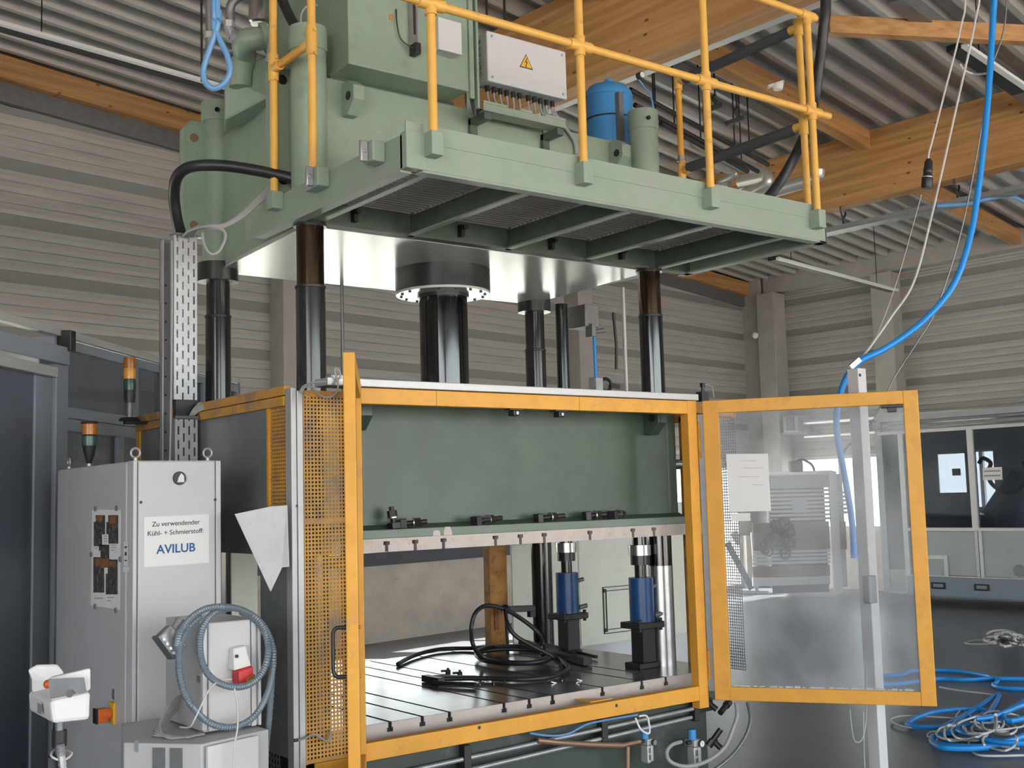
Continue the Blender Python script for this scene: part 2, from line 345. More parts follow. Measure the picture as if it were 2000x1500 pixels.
# back wall (the long ribbed wall behind the press)
DO = (-1.95, -0.75)
m = MB()
for u0, u1 in ((U0, DO[0]), (DO[1], 0.2)): m.hb(u0, u1, -0.12, 0.15, 0.0, 0.92)
m.hb(U0, 0.2, 0.05, 0.15, 2.16, 6.5); m.hb(DO[0] - 0.4, DO[0], 0.05, 0.15, 0.9, 2.2); m.hb(DO[1], 0.2, 0.0, 0.15, 0.9, 2.2)
wb = struct('wall_back', m, 'concrete', 'ribbed grey metal wall above a concrete plinth')
part('sill', MB().hb(U0, DO[0], -0.16, 0.12, 0.92, 1.08), 'sill', wb, label='dark sill along the top of the plinth')
part('head_flashing', MB().hb(U0, 0.0, -0.05, 0.05, -0.55, -0.36, roof_z), 'galv_dark', wb)
part('recess_band', MB().hb(U0, 0.0, 0.02, 0.05, 2.16, 5.62), 'band', wb)
ROWS = [5.1 + 0.55 * k for k in range(1, -6, -1)]            # top of the recessed bands
def cassette(u0, u1, v, side, z0, z1):
    """one wall panel with shallow grooves, thickness towards the hall"""
    mb = MB(); n = 4; h = (z1 - z0) / n; pf = []
    for k in range(n):
        a = z0 + k * h; pf += [(0.045, a + 0.006), (0.05, a + h * 0.45), (0.045, a + h - 0.006), (0.036, a + h)]
    pf = [(0.0, z0)] + pf[:-1] + [(0.0, z1)]
    if side == 'b': P = [H(u0, v - t, z) for t, z in pf]; E_ = HU * (u1 - u0)
    else: P = [H(v - t, u0, z) for t, z in pf]; E_ = HV * (u1 - u0)
    return mb.prism(P, E_)
PIL = [-21.0, -15.75, -10.62, -5.28, -0.0]
for a, b in zip([-25.0] + PIL[:-1], PIL):
    for zt in ROWS:
        z0 = zt; z1 = zt + 0.55 - 0.11
        if zt == ROWS[0]: z1 = 6.0
        if zt == ROWS[-1]: z0 = 2.18
        if z1 - z0 > 0.05: part('wall_panel', cassette(a + 0.01, b - 0.01, 0.05, 'b', z0, z1), 'panel', wb)
for i, u in enumerate(PIL[:-1]):
    m = MB().hb(u - 0.17, u + 0.17, -0.30, 0.1, 0, roof_z(u) - 0.15); struct('trim_%d' % (11 + i), m, 'pillar', 'grey steel pillar on the back wall', 0.01)
# windows in the back wall, between sill and panels
wi = 1
for a, b in zip([-25.0] + PIL[:-1], PIL):
    a2, b2 = a + 0.17, b - 0.17
    if b == 0.0: b2 = DO[0] - 0.4
    m = MB().hb(a2, b2, -0.02, 0.06, 1.08, 1.14).hb(a2, b2, -0.02, 0.06, 2.10, 2.16)
    n = max(2, round((b2 - a2) / 1.25)); w = (b2 - a2) / n
    for k in range(n + 1): m.hb(a2 + k * w - 0.03, a2 + k * w + 0.03, -0.02, 0.06, 1.08, 2.16)
    f = struct('window_%d' % wi, m, 'alu', 'aluminium framed window band in the back wall'); wi += 1
    for k in range(n): part('pane', MB().hb(a2 + k * w + 0.03, a2 + (k + 1) * w - 0.03, 0.01, 0.018, 1.14, 2.10), 'window_glass', f)
m = MB().hb(DO[0], DO[0] + 0.07, -0.03, 0.06, 0, 2.16).hb(DO[1] - 0.07, DO[1], -0.03, 0.06, 0, 2.16).hb(DO[0], DO[1], -0.03, 0.06, 2.10, 2.16).hb(DO[0], DO[1], -0.03, 0.06, 0, 0.08)
d1 = struct('door_1', m, 'alu', 'glazed door in the corner of the back wall'); part('pane', MB().hb(DO[0] + 0.07, DO[1] - 0.07, 0.01, 0.018, 0.08, 2.10), 'window_glass', d1)
# right wall
m = MB().hb(0.05, 0.15, V0, 0.2, 2.27, 5.7).hb(-0.02, 0.15, V0, 0.2, 0, 1.0)
wr = struct('wall_right', m, 'concrete', 'ribbed grey metal wall with a window band, right')
part('recess_band', MB().hb(0.02, 0.05, V0, 0, 2.27, 5.3), 'band', wr)
PV = [0.0, -2.85, -8.0, -13.2]
for b, a in zip(PV, PV[1:] + [V0]):
    for zt in ROWS[1:-1]:
        z0 = zt; z1 = zt + 0.44
        if zt == ROWS[1]: z1 = 5.3
        part('wall_panel', cassette(a + 0.01, b - 0.01, 0.05, 'r', z0, z1), 'panel', wr)
    part('wall_panel', cassette(a + 0.01, b - 0.01, 0.05, 'r', 2.27, ROWS[-2] - 0.11), 'panel', wr)
m = MB().hb(-0.28, 0.02, V0, -0.45, 5.23, 5.60); struct('trim_15', m, 'pillar', 'grey eaves beam along the right wall', 0.008)
m = MB().hb(-0.30, 0.10, -0.40, 0.05, 0, 5.66).hb(-0.42, 0.0, -0.75, -0.38, 0, 5.22); tc = struct('trim_16', m, 'pillar', 'grey corner pillar of the hall', 0.01)
for i, vv in enumerate(PV[1:]):
    m = MB().hb(-0.36, 0.02, vv - 0.19, vv + 0.19, 0, 5.22); struct('trim_%d' % (17 + i), m, 'pillar', 'grey pillar on the right wall', 0.01)
for b, a in zip(PV, PV[1:] + [V0]):
    a2, b2 = a + 0.19, b - (0.19 if b else 0.75)
    m = MB().hb(0.0, 0.08, a2, b2, 1.0, 1.06).hb(0.0, 0.08, a2, b2, 2.21, 2.27)
    n = max(2, round((b2 - a2) / 1.3)); w = (b2 - a2) / n
    for k in range(n + 1): m.hb(0.0, 0.08, a2 + k * w - 0.03, a2 + k * w + 0.03, 1.0, 2.27)
    f = struct('window_%d' % wi, m, 'alu', 'aluminium framed window band in the right wall'); wi += 1
    for k in range(n): part('pane', MB().hb(0.03, 0.038, a2 + k * w + 0.03, a2 + (k + 1) * w - 0.03, 1.06, 2.21), 'window_glass', f)
# pipes running along the right wall at mid height
for k, (z, r) in enumerate(((2.86, 0.05), (2.62, 0.035))):
    m = MB().tube([H(-0.30, -1.2, z), H(-0.30, -14, z)], r, 10)
    for q in (-2.2, -6.2, -10.2): m.hb(-0.32, -0.0, q - 0.03, q + 0.03, z - 0.02, z + 0.02)
    one('wall_pipe', m, 'silver_pipe', ('thick' if k == 0 else 'thinner lower') + ' silver pipe along the right wall above the windows', 'pipe')
b_ = MB().ball(aP(1475, 655, H(-0.36, -0.45, 0), HV), 0.06); one('round_lamp', b_, 'white', 'round white globe lamp on the corner pillar', 'lamp')
m = MB().hb(U0 - 0.2, U0, -9.5, 0.2, 0, 6.7).hb(U0 - 0.2, U0, V0, -9.5, 4.8, 6.7); struct('wall_left', m, 'panel', 'plain grey wall at the far left')  # near stretch opened below to bring in daylight from the left
m = MB().hb(U0, 0.2, V0 - 0.2, V0, 4.6, 6.7).hb(U0, U0 + 3, V0 - 0.2, V0, 0, 4.6).hb(-3, 0.2, V0 - 0.2, V0, 0, 4.6); struct('wall_front', m, 'panel', 'unseen hall front wall with an opening shaped to admit daylight')  # lintel added to dim the roof, gap below lets daylight in
# ================================================================== THE PRESS
def sock(mb, x, y, z0, z1, s=0.045): return mb.box(x - s, x + s, y - s, y + s, z0, z1)
CX = {'fl': (2.81, 5.405), 'fr': (5.29, 5.405), 'bl': (2.875, 6.766), 'br': (5.40, 6.766)}
ZB, ZC = 0.6125, 3.165
press = thing('hydraulic_press', 'tall green four column hydraulic press in the middle of the hall', 'press', (4.1, 6.0, 0))
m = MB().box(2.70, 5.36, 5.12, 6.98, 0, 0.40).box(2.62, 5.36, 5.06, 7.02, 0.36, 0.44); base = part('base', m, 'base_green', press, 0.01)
# bolster with T-slots
def t_profile(x0, x1, z0, z1, slots, top, nw, hw, nd, hd):
    P = []
    if top:
        P = [(x0, z0), (x1, z0), (x1, z1)]
        for x in sorted(slots, reverse=True):
            P += [(x + nw, z1), (x + nw, z1 - nd), (x + hw, z1 - nd), (x + hw, z1 - nd - hd), (x - hw, z1 - nd - hd), (x - hw, z1 - nd), (x - nw, z1 - nd), (x - nw, z1)]
        P += [(x0, z1)]
    else:
        P = [(x1, z1), (x0, z1), (x0, z0)]
        for x in sorted(slots):
            P += [(x - nw, z0), (x - nw, z0 + nd), (x - hw, z0 + nd), (x - hw, z0 + nd + hd), (x + hw, z0 + nd + hd), (x + hw, z0 + nd), (x + nw, z0 + nd), (x + nw, z0)]
        P += [(x1, z0)]
    return P
SL = [3.03, 3.22, 3.385, 3.735, 3.905, 4.067, 4.433, 4.741, 4.937]
def slab(x0, x1, slots, y0, y1, z0, z1, **k):
    """one slab cut slot by slot, so that every face stays simple"""
    mb = MB(); P = t_profile(x0, x1, z0, z1, slots, **k)
    return mb.prism([(a, y0, c) for a, c in P], (0, y1 - y0, 0))
part('bolster', slab(2.66, 5.46, SL, 5.04, 7.02, 0.52, ZB, top=True, nw=0.010, hw=0.018, nd=0.026, hd=0.022), 'bed_steel', press, label='oily steel bolster plate with T slots')
part('bolster_front', slab(2.66, 5.46, SL, 5.035, 5.0395, 0.521, ZB - 0.0005, top=True, nw=0.010, hw=0.018, nd=0.026, hd=0.022), 'plate_edge', press, label='pale machined front edge of the bolster')
for x in SL: part('slot_shade_strip', MB().box(x - .0175, x + .0175, 5.06, 7.0, ZB - .047, ZB - .03), 'slot_shade', press, label='dark strip painting the shade inside the slot')  # strips darken the slot bottoms in place of real shade
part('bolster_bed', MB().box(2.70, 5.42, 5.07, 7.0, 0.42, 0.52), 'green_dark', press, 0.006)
# guide columns
for k, sl in (('fl', 2.03), ('fr', 0), ('bl', 0), ('br', 0)):
    x, y = CX[k]; zt = {'fl': 2.83, 'fr': 2.86, 'bl': 2.87, 'br': 2.80}[k]
    c = part('column', MB().cyl((x, y, ZB), (x, y, zt), 0.0775, seg=28), 'chrome' if k == 'fr' else 'oiled', press)
    part('column_neck', MB().cyl((x, y, zt), (x, y, ZC), 0.0725, seg=28), 'brown_rod' if k[0] == 'f' else 'oiled', c, label='brown oily upper length of the column' if k[0] == 'f' else None)
    part('seal_ring', MB().lathe((x, y, zt - 0.012), (0, 0, 1), [(0.073, 0), (0.081, 0.004), (0.081, 0.018), (0.073, 0.022)], 28), 'black', c)
    if k in ('bl', 'br'): part('collar', MB().cyl((x, y, ZC - 0.02), (x, y, ZC + 0.02 + (0.02 if k == 'bl' else 0)), 0.125, seg=28).cyl((x, y, ZC - 0.075), (x, y, ZC - 0.02), 0.125, seg=28), 'oiled_black', c)
    else:
     if k == 'fr': part('brightened_length', MB().cyl((x, y, ZB), (x, y, 1.24), .0785, seg=30), 'bright_steel', c, label='lower length of the front right column with its reflection painted bright')  # skin over the chrome, brightened in place of reflected light
     part('collar', MB().cyl((x, y, ZC - 0.012), (x, y, ZC + 0.01), 0.088, seg=28), 'oiled_black', c)
# crown: a deep welded box
fx0, fx1, bx0, bx1 = 2.80, 5.32, 2.88, 5.42
def cr(z0, z1, y0=5.43, y1=6.83, i=0.0):
    return MB().hexa([(fx0 + i, y0, z0), (fx1 - i, y0, z0), (bx1 - i, y1, z0), (bx0 + i, y1, z0), (fx0 + i, y0, z1), (fx1 - i, y0, z1), (bx1 - i, y1, z1), (bx0 + i, y1, z1)])
crown = part('crown', cr(ZC + 0.012, 4.01), 'green', press, 0.012)
part('bottom_plate', cr(ZC, ZC + 0.012), 'underside', crown, label='pale glossy underside plate of the crown')
for k in CX:
    x, y = CX[k]; f = k[0] == 'f'; l = k[1] == 'l'
    mt_ = 'green'
    s_ = part('column_sleeve', MB().cyl((x, y, 3.34 if f else 3.20), (x, y, 4.115), 0.097, seg=30).cyl((x, y, 4.11), (x, y, 4.24), 0.103, seg=30), mt_, crown)
    hp = aY(881 * .2667 + 330, 302 * .2667, y - 0.11) if k == 'fl' else Vector((x - 0.045, y - 0.105, 4.16))
    part('bolt_hole', MB().cyl((x - 0.05, y - 0.1, 4.165), (x - 0.05, y - 0.112, 4.165), 0.014, seg=14), 'black', s_)
    sg = -1 if l else 1
    xa, xb = x + sg * 0.08, x + sg * 0.235
    if k == 'fl': xa, xb = 2.80, 2.652
    yp = y - 0.02 + (0.155 if f else 0)
    P = [(xa, yp, 3.36), (xb, yp, 3.36), (xb, yp, 4.03), (xb - sg * 0.05, yp, 4.095), (xa, yp, 4.095)]
    lp = part('lifting_plate', MB().prism(P, (0, 0.06, 0)), mt_, crown, 0.004)
    for zz in (3.43, 3.985): part('lifting_hole', MB().cyl((xb - sg * 0.07, yp - 0.001, zz), (xb - sg * 0.07, yp - 0.006, zz), 0.027, seg=18), 'copper' if k == 'bl' else 'black', lp)
def lug(parent, x, y, z, mt_='green', s=1.0):
    """lifting lug: chamfered block on a tapered web with an eye"""
    P = [(y, z + 0.09 * s), (y - 0.07 * s, z + 0.09 * s), (y - 0.13 * s, z + 0.05 * s), (y - 0.13 * s, z - 0.03 * s), (y - 0.06 * s, z - 0.10 * s), (y, z - 0.10 * s)]
    o = part('lifting_lug', MB().prism([(x - 0.035 * s, a, b) for a, b in P], (0.07 * s, 0, 0)), mt_, parent, 0.006)
    part('lug_eye', MB().cyl((x - 0.036 * s, y - 0.075 * s, z), (x - 0.040 * s, y - 0.075 * s, z), 0.024 * s, seg=16), 'black', o)
lug(crown, 3.06, 5.43, 3.90); lug(crown, 5.03, 5.43, 3.90)
# centre ram
ram = part('ram', MB().cyl((4.11, 6.085, 1.75), (4.11, 6.085, 3.02), 0.155, seg=40), 'chrome', press)
part('ram_collar', MB().cyl((4.11, 6.085, 3.02), (4.11, 6.085, ZC + 0.005), 0.305, seg=48), 'oiled_black', ram)
g = part('gland_plate', MB().cyl((4.11, 6.085, 3.005), (4.11, 6.085, 3.021), 0.302, seg=48), 'underside', ram)
for k in range(16):
    a = k * math.pi / 8 + .1; p = Vector((4.11 + .27 * math.cos(a), 6.085 + .27 * math.sin(a), 3.005))
    part('bolt', MB().cyl(p, p - ZZ * 0.008, 0.009, seg=6), 'black_iron', g)
part('wiper_ring', MB().cyl((4.11, 6.085, 2.985), (4.11, 6.085, 3.006), 0.166, seg=40), 'oiled_black', ram)
part('wiper_ring', MB().cyl((4.11, 6.085, 2.33), (4.11, 6.085, 2.335), 0.1565, seg=40), 'black', ram)
part('ram_foot', MB().cyl((4.11, 6.085, 1.75), (4.11, 6.085, 2.14), 0.158, seg=40), 'oiled', ram)
# slide
zl = 1.556
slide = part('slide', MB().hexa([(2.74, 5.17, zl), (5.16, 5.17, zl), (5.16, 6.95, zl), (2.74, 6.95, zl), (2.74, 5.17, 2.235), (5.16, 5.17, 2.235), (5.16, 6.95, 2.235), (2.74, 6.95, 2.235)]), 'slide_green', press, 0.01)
for k in CX:
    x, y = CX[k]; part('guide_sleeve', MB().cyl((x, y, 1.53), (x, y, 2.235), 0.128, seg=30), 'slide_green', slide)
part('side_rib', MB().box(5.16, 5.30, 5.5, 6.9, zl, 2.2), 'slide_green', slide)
part('flange', MB().box(2.66, 5.44, 5.045, 7.02, 1.512, zl), 'ledge_green', slide, 0.003)
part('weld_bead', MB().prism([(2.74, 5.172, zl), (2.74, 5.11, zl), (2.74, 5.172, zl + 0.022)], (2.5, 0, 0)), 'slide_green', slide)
part('slide_plate', slab(2.66, 5.44, [3.03, 3.20, 3.374, 3.71, 3.879, 4.047, 4.383, 4.719, 4.891], 5.04, 7.02, 1.445, 1.512, top=False, nw=0.0095, hw=0.019, nd=0.034, hd=0.019), 'plate_edge', slide, label='bare steel clamping plate with T slots')
for x in [3.03, 3.20, 3.374, 3.71, 3.879, 4.047, 4.383, 4.719, 4.891]: part('slot_end', MB().box(x - .0185, x + .0185, 5.075, 5.08, 1.479, 1.498).box(x - .009, x + .009, 5.075, 5.08, 1.446, 1.48), 'slot_shade', slide)  # dark inserts paint the shade inside the slot ends
for q, w, h in ((3.335, 0.05, 0.028), (3.405, 0.055, 0.044)):
    part('bare_patch', MB().prism([(q - w / 2, 5.043, 1.513), (q + w / 2, 5.043, 1.513), (q + w * .4, 5.043, 1.513 + h * .7), (q + w * .25, 5.043, 1.513 + h), (q - w * .3, 5.043, 1.513 + h), (q - w * .45, 5.043, 1.513 + h * .6)], (0, 0.003, 0)), 'plate_edge', slide, label='patch where the green paint is gone')
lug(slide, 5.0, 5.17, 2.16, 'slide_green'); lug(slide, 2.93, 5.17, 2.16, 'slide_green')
part('stop_stub', MB().cyl((5.39, 5.36, 1.885), (5.50, 5.29, 1.885), 0.033, seg=20), 'bright_steel', slide, label='short bright steel stub on the right side')
# rods and pipes between slide and crown
for n_, x, y, r, z0, z1, mt_, lb in (('tie_rod', 3.77, 6.80, 0.012, 1.6, 3.17, 'galv_dark', 'thin dark rod left of the ram'), ('tie_rod', 5.63, 6.72, 0.048, 1.6, 3.165, 'oiled', 'thin oily black rod right of the ram'), ('tie_rod', 5.56, 5.95, 0.014, 2.2, 3.165, 'alu', 'thin pale rod beside the front right column'), ('tie_rod', 5.50, 5.70, 0.024, 2.2, 3.165, 'galv', 'grey rod beside the front right column')):
    part(n_, MB().cyl((x, y, z0), (x, y, z1), r, seg=16), mt_, press, label=lb)
part('valve_block', MB().box(5.72, 5.86, 6.55, 6.75, 2.98, 3.15).box(5.76, 5.80, 6.52, 6.6, 2.9, 3.0).cyl((5.84, 6.6, 2.95), (5.95, 6.6, 2.97), 0.02, seg=10), 'galv_dark', press, 0.004)
part('air_line', MB().tube([(5.98, 6.75, 3.15), (5.985, 6.75, 2.6), (5.97, 6.75, 1.9)], 0.013, 8), 'blue_hose', press, label='thin blue air line behind the columns')
part('cable', MB().tube([(6.24, 6.8, 3.16), (6.26, 6.8, 2.9), (6.25, 6.8, 2.7)], 0.012, 8), 'black', press)
# rear guard sheets behind the bolster
part('rear_guard', MB().box(aY(1131, 1100, 7.16).x, aY(1345, 1100, 7.16).x, 7.16, 7.18, 0.5, 1.62), 'pale_green', press, 0.002, label='pale green rear guard sheet with a bolted hatch')
rg = part('rear_guard', MB().box(aY(1000, 1100, 7.16).x, aY(1128, 1100, 7.16).x, 7.16, 7.18, 0.55, 1.36), 'pale_green', press, 0.002, label='pale green rear guard sheets')
part('rear_box', MB().box(aY(1002, 1080, 7.05).x, aY(1045, 1080, 7.05).x, 7.05, 7.14, 1.34, 1.6), 'machine_grey', rg)
part('rear_guard', MB().box(aY(445, 1100, 6.95).x, aY(503, 1100, 6.95).x, 6.95, 6.97, 0.5, 1.6), 'pale_green', press, 0.002, label='pale green guard sheet at the rear left corner')
a = aY(1178, 1147, 7.15); b = aY(1186, 1238, 7.15)
mm = MB()
for x0, x1, z0, z1 in ((a.x, a.x + .006, b.z, a.z), (a.x + .03, a.x + .036, b.z + .03, a.z - .03), (a.x, a.x + .55, a.z - .006, a.z), (a.x, a.x + .55, b.z, b.z + .006), (a.x + .03, a.x + .5, a.z - .036, a.z - .03), (a.x + .03, a.x + .5, b.z + .03, b.z + .036)): mm.box(x0, x1, 7.150, 7.158, z0, z1)
part('hatch_outline', mm, 'black', rg)
for z in (a.z - 0.03, b.z + 0.03): part('bolt', MB().cyl((a.x + .015, 7.15, z), (a.x + .015, 7.14, z), 0.016, seg=10), 'black_iron', rg)
p0 = aY(956, 1100, 6.98); p1 = aY(990, 1100, 6.98)
rp = part('rear_post', MB().box(p0.x, p1.x, 6.98, 7.06, 0.60, 1.62), 'rust_yellow', press, 0.004, label='orange rear post with a recessed plate')
part('recess_plate', MB().box(p0.x + .03, p0.x + .07, 6.972, 6.98, 0.73, 0.88), 'photo_orange', rp)

# ================================================================== MAINTENANCE PLATFORM
plat = thing('maintenance_platform', 'green steel walkway platform cantilevered in front of the press crown', 'platform', (4.1, 4.8, ZC))
YF = 4.254
part('front_beam', MB().box(2.78, 5.66, YF, YF + 0.012, ZC + .012, 3.31).box(2.78, 5.66, YF, YF + 0.06, ZC, ZC + 0.012), 'green_worn', plat, 0.002)
part('kick_plate', MB().box(2.84, 5.56, YF - 0.004, YF + 0.006, 3.30, 3.388).box(2.705, 2.80, YF + .02, YF + 0.03, 3.31, 3.40), 'green_worn', plat, 0.002)
part('side_beam', MB().box(2.69, 2.702, YF + 0.03, 5.95, ZC + 0.012, 3.335).box(2.69, 2.75, YF + 0.05, 5.83, ZC, ZC + 0.012), 'green_worn', plat, 0.002)
part('side_beam', MB().box(5.645, 5.657, YF, 5.5, ZC + 0.012, 3.33).box(5.59, 5.657, YF, 5.44, ZC, ZC + 0.012), 'green_worn', plat, 0.002)
part('corner_post', MB().box(2.69, 2.80, YF - 0.005, YF + 0.05, ZC + 0.01, 3.345), 'green_worn', plat, 0.003)
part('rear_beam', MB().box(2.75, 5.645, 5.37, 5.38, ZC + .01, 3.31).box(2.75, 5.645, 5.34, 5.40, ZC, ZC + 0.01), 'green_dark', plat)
JX = [3.42, 4.10, 4.72, 5.32]
for x in JX:
    j_ = part('joist', MB().box(x - .004, x + .004, YF + .06, 5.37, ZC + .01, 3.285), 'green_dark', plat); part('joist_flange', MB().box(x - .03, x + .012, YF + .06, 5.37, ZC, ZC + .01), 'green_worn', j_)  # web darkened as shade, flange kept light as its lit edge
part('edge_angle', MB().box(2.82, 2.86, YF + .05, 5.37, ZC + .01, ZC + .02), 'green_worn', plat)
gx = [2.76] + JX + [5.64]
for a, b in zip(gx, gx[1:]):
    mb = MB(); n = 26
    for k in range(n + 1): y = YF + 0.05 + k * 1.05 / n; mb.box(a + .01, b - .01, y - .007, y + .007, 3.292, 3.316)
    for k in range(int((b - a) / 0.1) + 1): x = a + .01 + k * 0.1; mb.box(x - .002, x + .002, YF + .05, 5.36, 3.304, 3.314)
    part('grating', mb, 'alu', plat, kind='stuff')
for x in (3.05, 3.75, 4.42, 5.0): part('beam_clip', MB().box(x - .012, x + .012, 5.33, 5.37, 3.20, 3.27).cyl((x, 5.33, 3.25), (x, 5.30, 3.25), 0.014, seg=8), 'black_iron', plat)
POSTS = [(2.816, YF - .035), (3.709, YF - .035), (4.622, YF - .035), (5.536, YF - .035)]
for x, y in POSTS: part('post_socket', MB().box(x - .032, x + .032, y - .035, y + .035, 3.235, 3.345), 'green_worn', plat, 0.003)
for y in (5.068, 5.506): part('post_socket', MB().box(2.625, 2.69, y - .035, y + .035, 3.25, 3.345), 'green_worn', plat, 0.003)
for x0, y, z in ((2.60, 4.47, 3.29), (2.60, 5.0, 3.30)):
    h_ = part('hinge_lug', MB().box(x0 + .02, 2.69, y - .045, y + .045, z - .05, z + .05), 'green_worn', plat, 0.008)
    part('hinge_eye', MB().box(x0 - .02, x0 + .02, y - .01, y + .012, z - .05, z + .05).cyl((x0 - .0, y - .012, z), (x0, y + .0, z), 0.012, seg=12), 'galv', h_, 0.006)
# ------------------------------------------------------------------ guard rails
def fitting(mb, p, d1, d2, r=0.029, l=0.055): return mb.cyl(V3(p) - V3(d1) * l, V3(p) + V3(d1) * l, r, seg=16).cyl(V3(p) - V3(d2) * l, V3(p) + V3(d2) * l, r, seg=16)
XX, YY = Vector((1, 0, 0)), Vector((0, 1, 0))
R_ = 0.0212
fr = thing('guard_railing', 'yellow tube guard railing of four posts along the front of the platform', 'railing', (4.2, YF - .035, 3.34))
py = YF - .035
for i, (x, y) in enumerate(POSTS):
    part('post', MB().cyl((x, y, 3.33), (x, y, 3.948 if i == 0 else 4.56), R_, seg=18), 'yellow_rail', fr)
    ft = MB().cyl((x - .07, y, 3.948), (x + .07, y, 3.948), 0.029, seg=18).cyl((x, y, 3.895), (x, y, 3.998 if i else 3.95), 0.028, seg=18)
    part('clamp_fitting', ft, 'yellow_rail', fr)
    if i: part('clamp_fitting', MB().cyl((x - .06, y, 4.545), (x + .06, y, 4.545), 0.029, seg=18).cyl((x, y, 4.49), (x, y, 4.545), 0.028, seg=18), 'yellow_rail', fr)
part('middle_rail', MB().tube(spline([(2.58, py, 4.03), (2.60, py, 3.985), (2.64, py, 3.955), (2.72, py, 3.948), (4, py, 3.948), (5.70, py, 3.948)], 5), R_, 14), 'yellow_rail', fr)
part('top_rail', MB().cyl((2.8, py, 4.545), (5.62, py, 4.545), R_, seg=16), 'yellow_rail', fr)
lr = thing('guard_railing', 'yellow two post tube railing on the left side of the platform', 'railing', (2.655, 5.3, 3.34))
for y in (5.068, 5.506):
    part('post', MB().cyl((2.655, y, 3.33), (2.655, y, 4.62), R_, seg=18), 'yellow_rail', lr)
    part('clamp_fitting', MB().cyl((2.655, y, 3.95), (2.655, y, 4.10), 0.0285, seg=18).cyl((2.655, y, 4.02), (2.655, y + (.08 if y < 5.3 else -.08), 4.02), 0.0275, seg=16), 'yellow_rail', lr)
    for z in (3.955, 4.075): part('set_screw', MB().cyl((2.655, y - .03, z), (2.655 + .0, y - .038, z), 0.008, seg=8), 'yellow_rail', lr)
part('cross_rail', MB().cyl((2.655, 5.07, 4.02), (2.655, 5.50, 4.02), R_, seg=16), 'yellow_worn', lr)
rr = thing('guard_railing', 'yellow railing on the right platform end with grey foam sleeves on its rails', 'railing', (5.60, 4.9, 3.3))
part('post', MB().cyl((5.60, 4.335, 3.31), (5.60, 4.335, 4.54), R_, seg=18), 'yellow_rail', rr)
part('post', MB().cyl((5.62, 5.385, 3.31), (5.62, 5.385, 4.52), R_, seg=18), 'yellow_worn', rr)
for y, z in ((4.335, 3.905), (4.335, 4.525), (5.385, 3.88), (5.385, 4.51)):
    x = 5.60 if y < 5 else 5.62; part('clamp_fitting', MB().cyl((x, y, z - .055), (x, y, z + .05), 0.0285, seg=16).cyl((x, y, z), (x, y + (.08 if y < 5 else -.08), z), 0.0275, seg=14), 'yellow_rail', rr)
for z in (3.90, 4.52): part('foam_sleeve', MB().cyl((5.60, 4.40, z), (5.62, 5.32, z - .01), 0.034, seg=16), 'foam', rr)
part('pipe_clip', MB().cyl((5.62, 5.385, 3.95), (5.62, 5.385, 3.985), 0.0275, seg=16), 'bright_steel', rr)
# ------------------------------------------------------------------ oil tank, boxes, blue vessel on the crown
tank = thing('oil_tank', 'large green oil tank box overhanging the front of the crown', 'tank', (3.4, 5.7, 4.01))
body = part('tank_body', MB().box(2.95, 3.735, 5.217, 6.2, 4.02, 5.2), 'green', tank, 0.006)
part('tank_base', MB().box(2.96, 3.78, 5.44, 6.2, 3.98, 4.03), 'green_dark', tank)
part('side_flange', MB().box(3.735, 3.765, 5.205, 5.23, 3.98, 5.2).box(3.785, 3.80, 5.205, 5.26, 3.93, 5.2), 'green', tank, 0.002)
q = aY(805, 60, 5.21)
lg = part('level_gauge', MB().box(q.x - .022, q.x + .022, 5.185, 5.217, q.z - .09, q.z + .2), 'bright_steel', tank, 0.004)
part('sight_glass', MB().box(q.x - .006, q.x + .006, 5.181, 5.186, q.z - .03, q.z + .14), 'black', lg)
part('gauge_plug', MB().box(q.x - .018, q.x + .02, 5.15, 5.217, q.z - .15, q.z - .085), 'black', lg, 0.006)
part('gauge_wire', MB().tube(spline([(q.x - .10, 5.213, q.z + .10), (q.x - .105, 5.20, q.z + .02), (q.x - .08, 5.20, q.z - .07), (q.x - .02, 5.17, q.z - .12)]), 0.0035, 6), 'black', lg)
q = aY(764, 34, 5.215); part('paint_chip', MB().prism([(q.x - .015, 5.217, q.z - .01), (q.x + .012, 5.217, q.z - .018), (q.x + .014, 5.217, q.z + .015), (q.x - .01, 5.217, q.z + .018)], (0, -0.002, 0)), 'rust_yellow', tank, label='chipped rusty spot')
jb = thing('junction_box', 'small white junction box on the front of the green tank', 'box', aY(880, 80, 5.217))
a, b = aY(857, 92, 5.14), aY(897, 62, 5.14)
part('box_body', MB().box(a.x, b.x + .01, 5.155, 5.217, a.z - .01, b.z + .05), 'white_box', jb, 0.004); part('box_lid', MB().box(a.x - .003, b.x + .013, 5.135, 5.155, a.z - .013, b.z + .053), 'white_box', jb, 0.004)
tb = thing('terminal_box', 'big white electrical terminal box with a yellow warning triangle', 'box', (4.22, 5.35, 4.14))
bx = (3.92, 4.52); bz = (4.145, 4.445)
part('box_body', MB().box(bx[0], bx[1], 5.30, 5.42, bz[0], bz[1]), 'white_box', tb, 0.006)
part('box_lid', MB().box(bx[0] - .004, bx[1] + .004, 5.278, 5.298, bz[0] - .004, bz[1] + .004), 'white_box', tb, 0.008)
part('mounting_upright', MB().box(3.86, 3.91, 5.42, 5.44, 3.95, 4.50), 'green', tb); part('mounting_upright', MB().box(4.44, 4.48, 5.42, 5.44, 3.95, 4.40), 'green', tb)
for x in (bx[0] + .03, bx[1] - .03):
    for z in (bz[0] + .025, bz[1] - .025): part('screw', MB().cyl((x, 5.278, z), (x, 5.274, z), 0.008, seg=10), 'galv', tb)
wq = aY(1028, 122, 5.276); s = 0.052
tri = lambda s_, y: [(wq.x - s_, y, wq.z - s_ * .72), (wq.x + s_, y, wq.z - s_ * .72), (wq.x, y, wq.z + s_ * 1.02)]
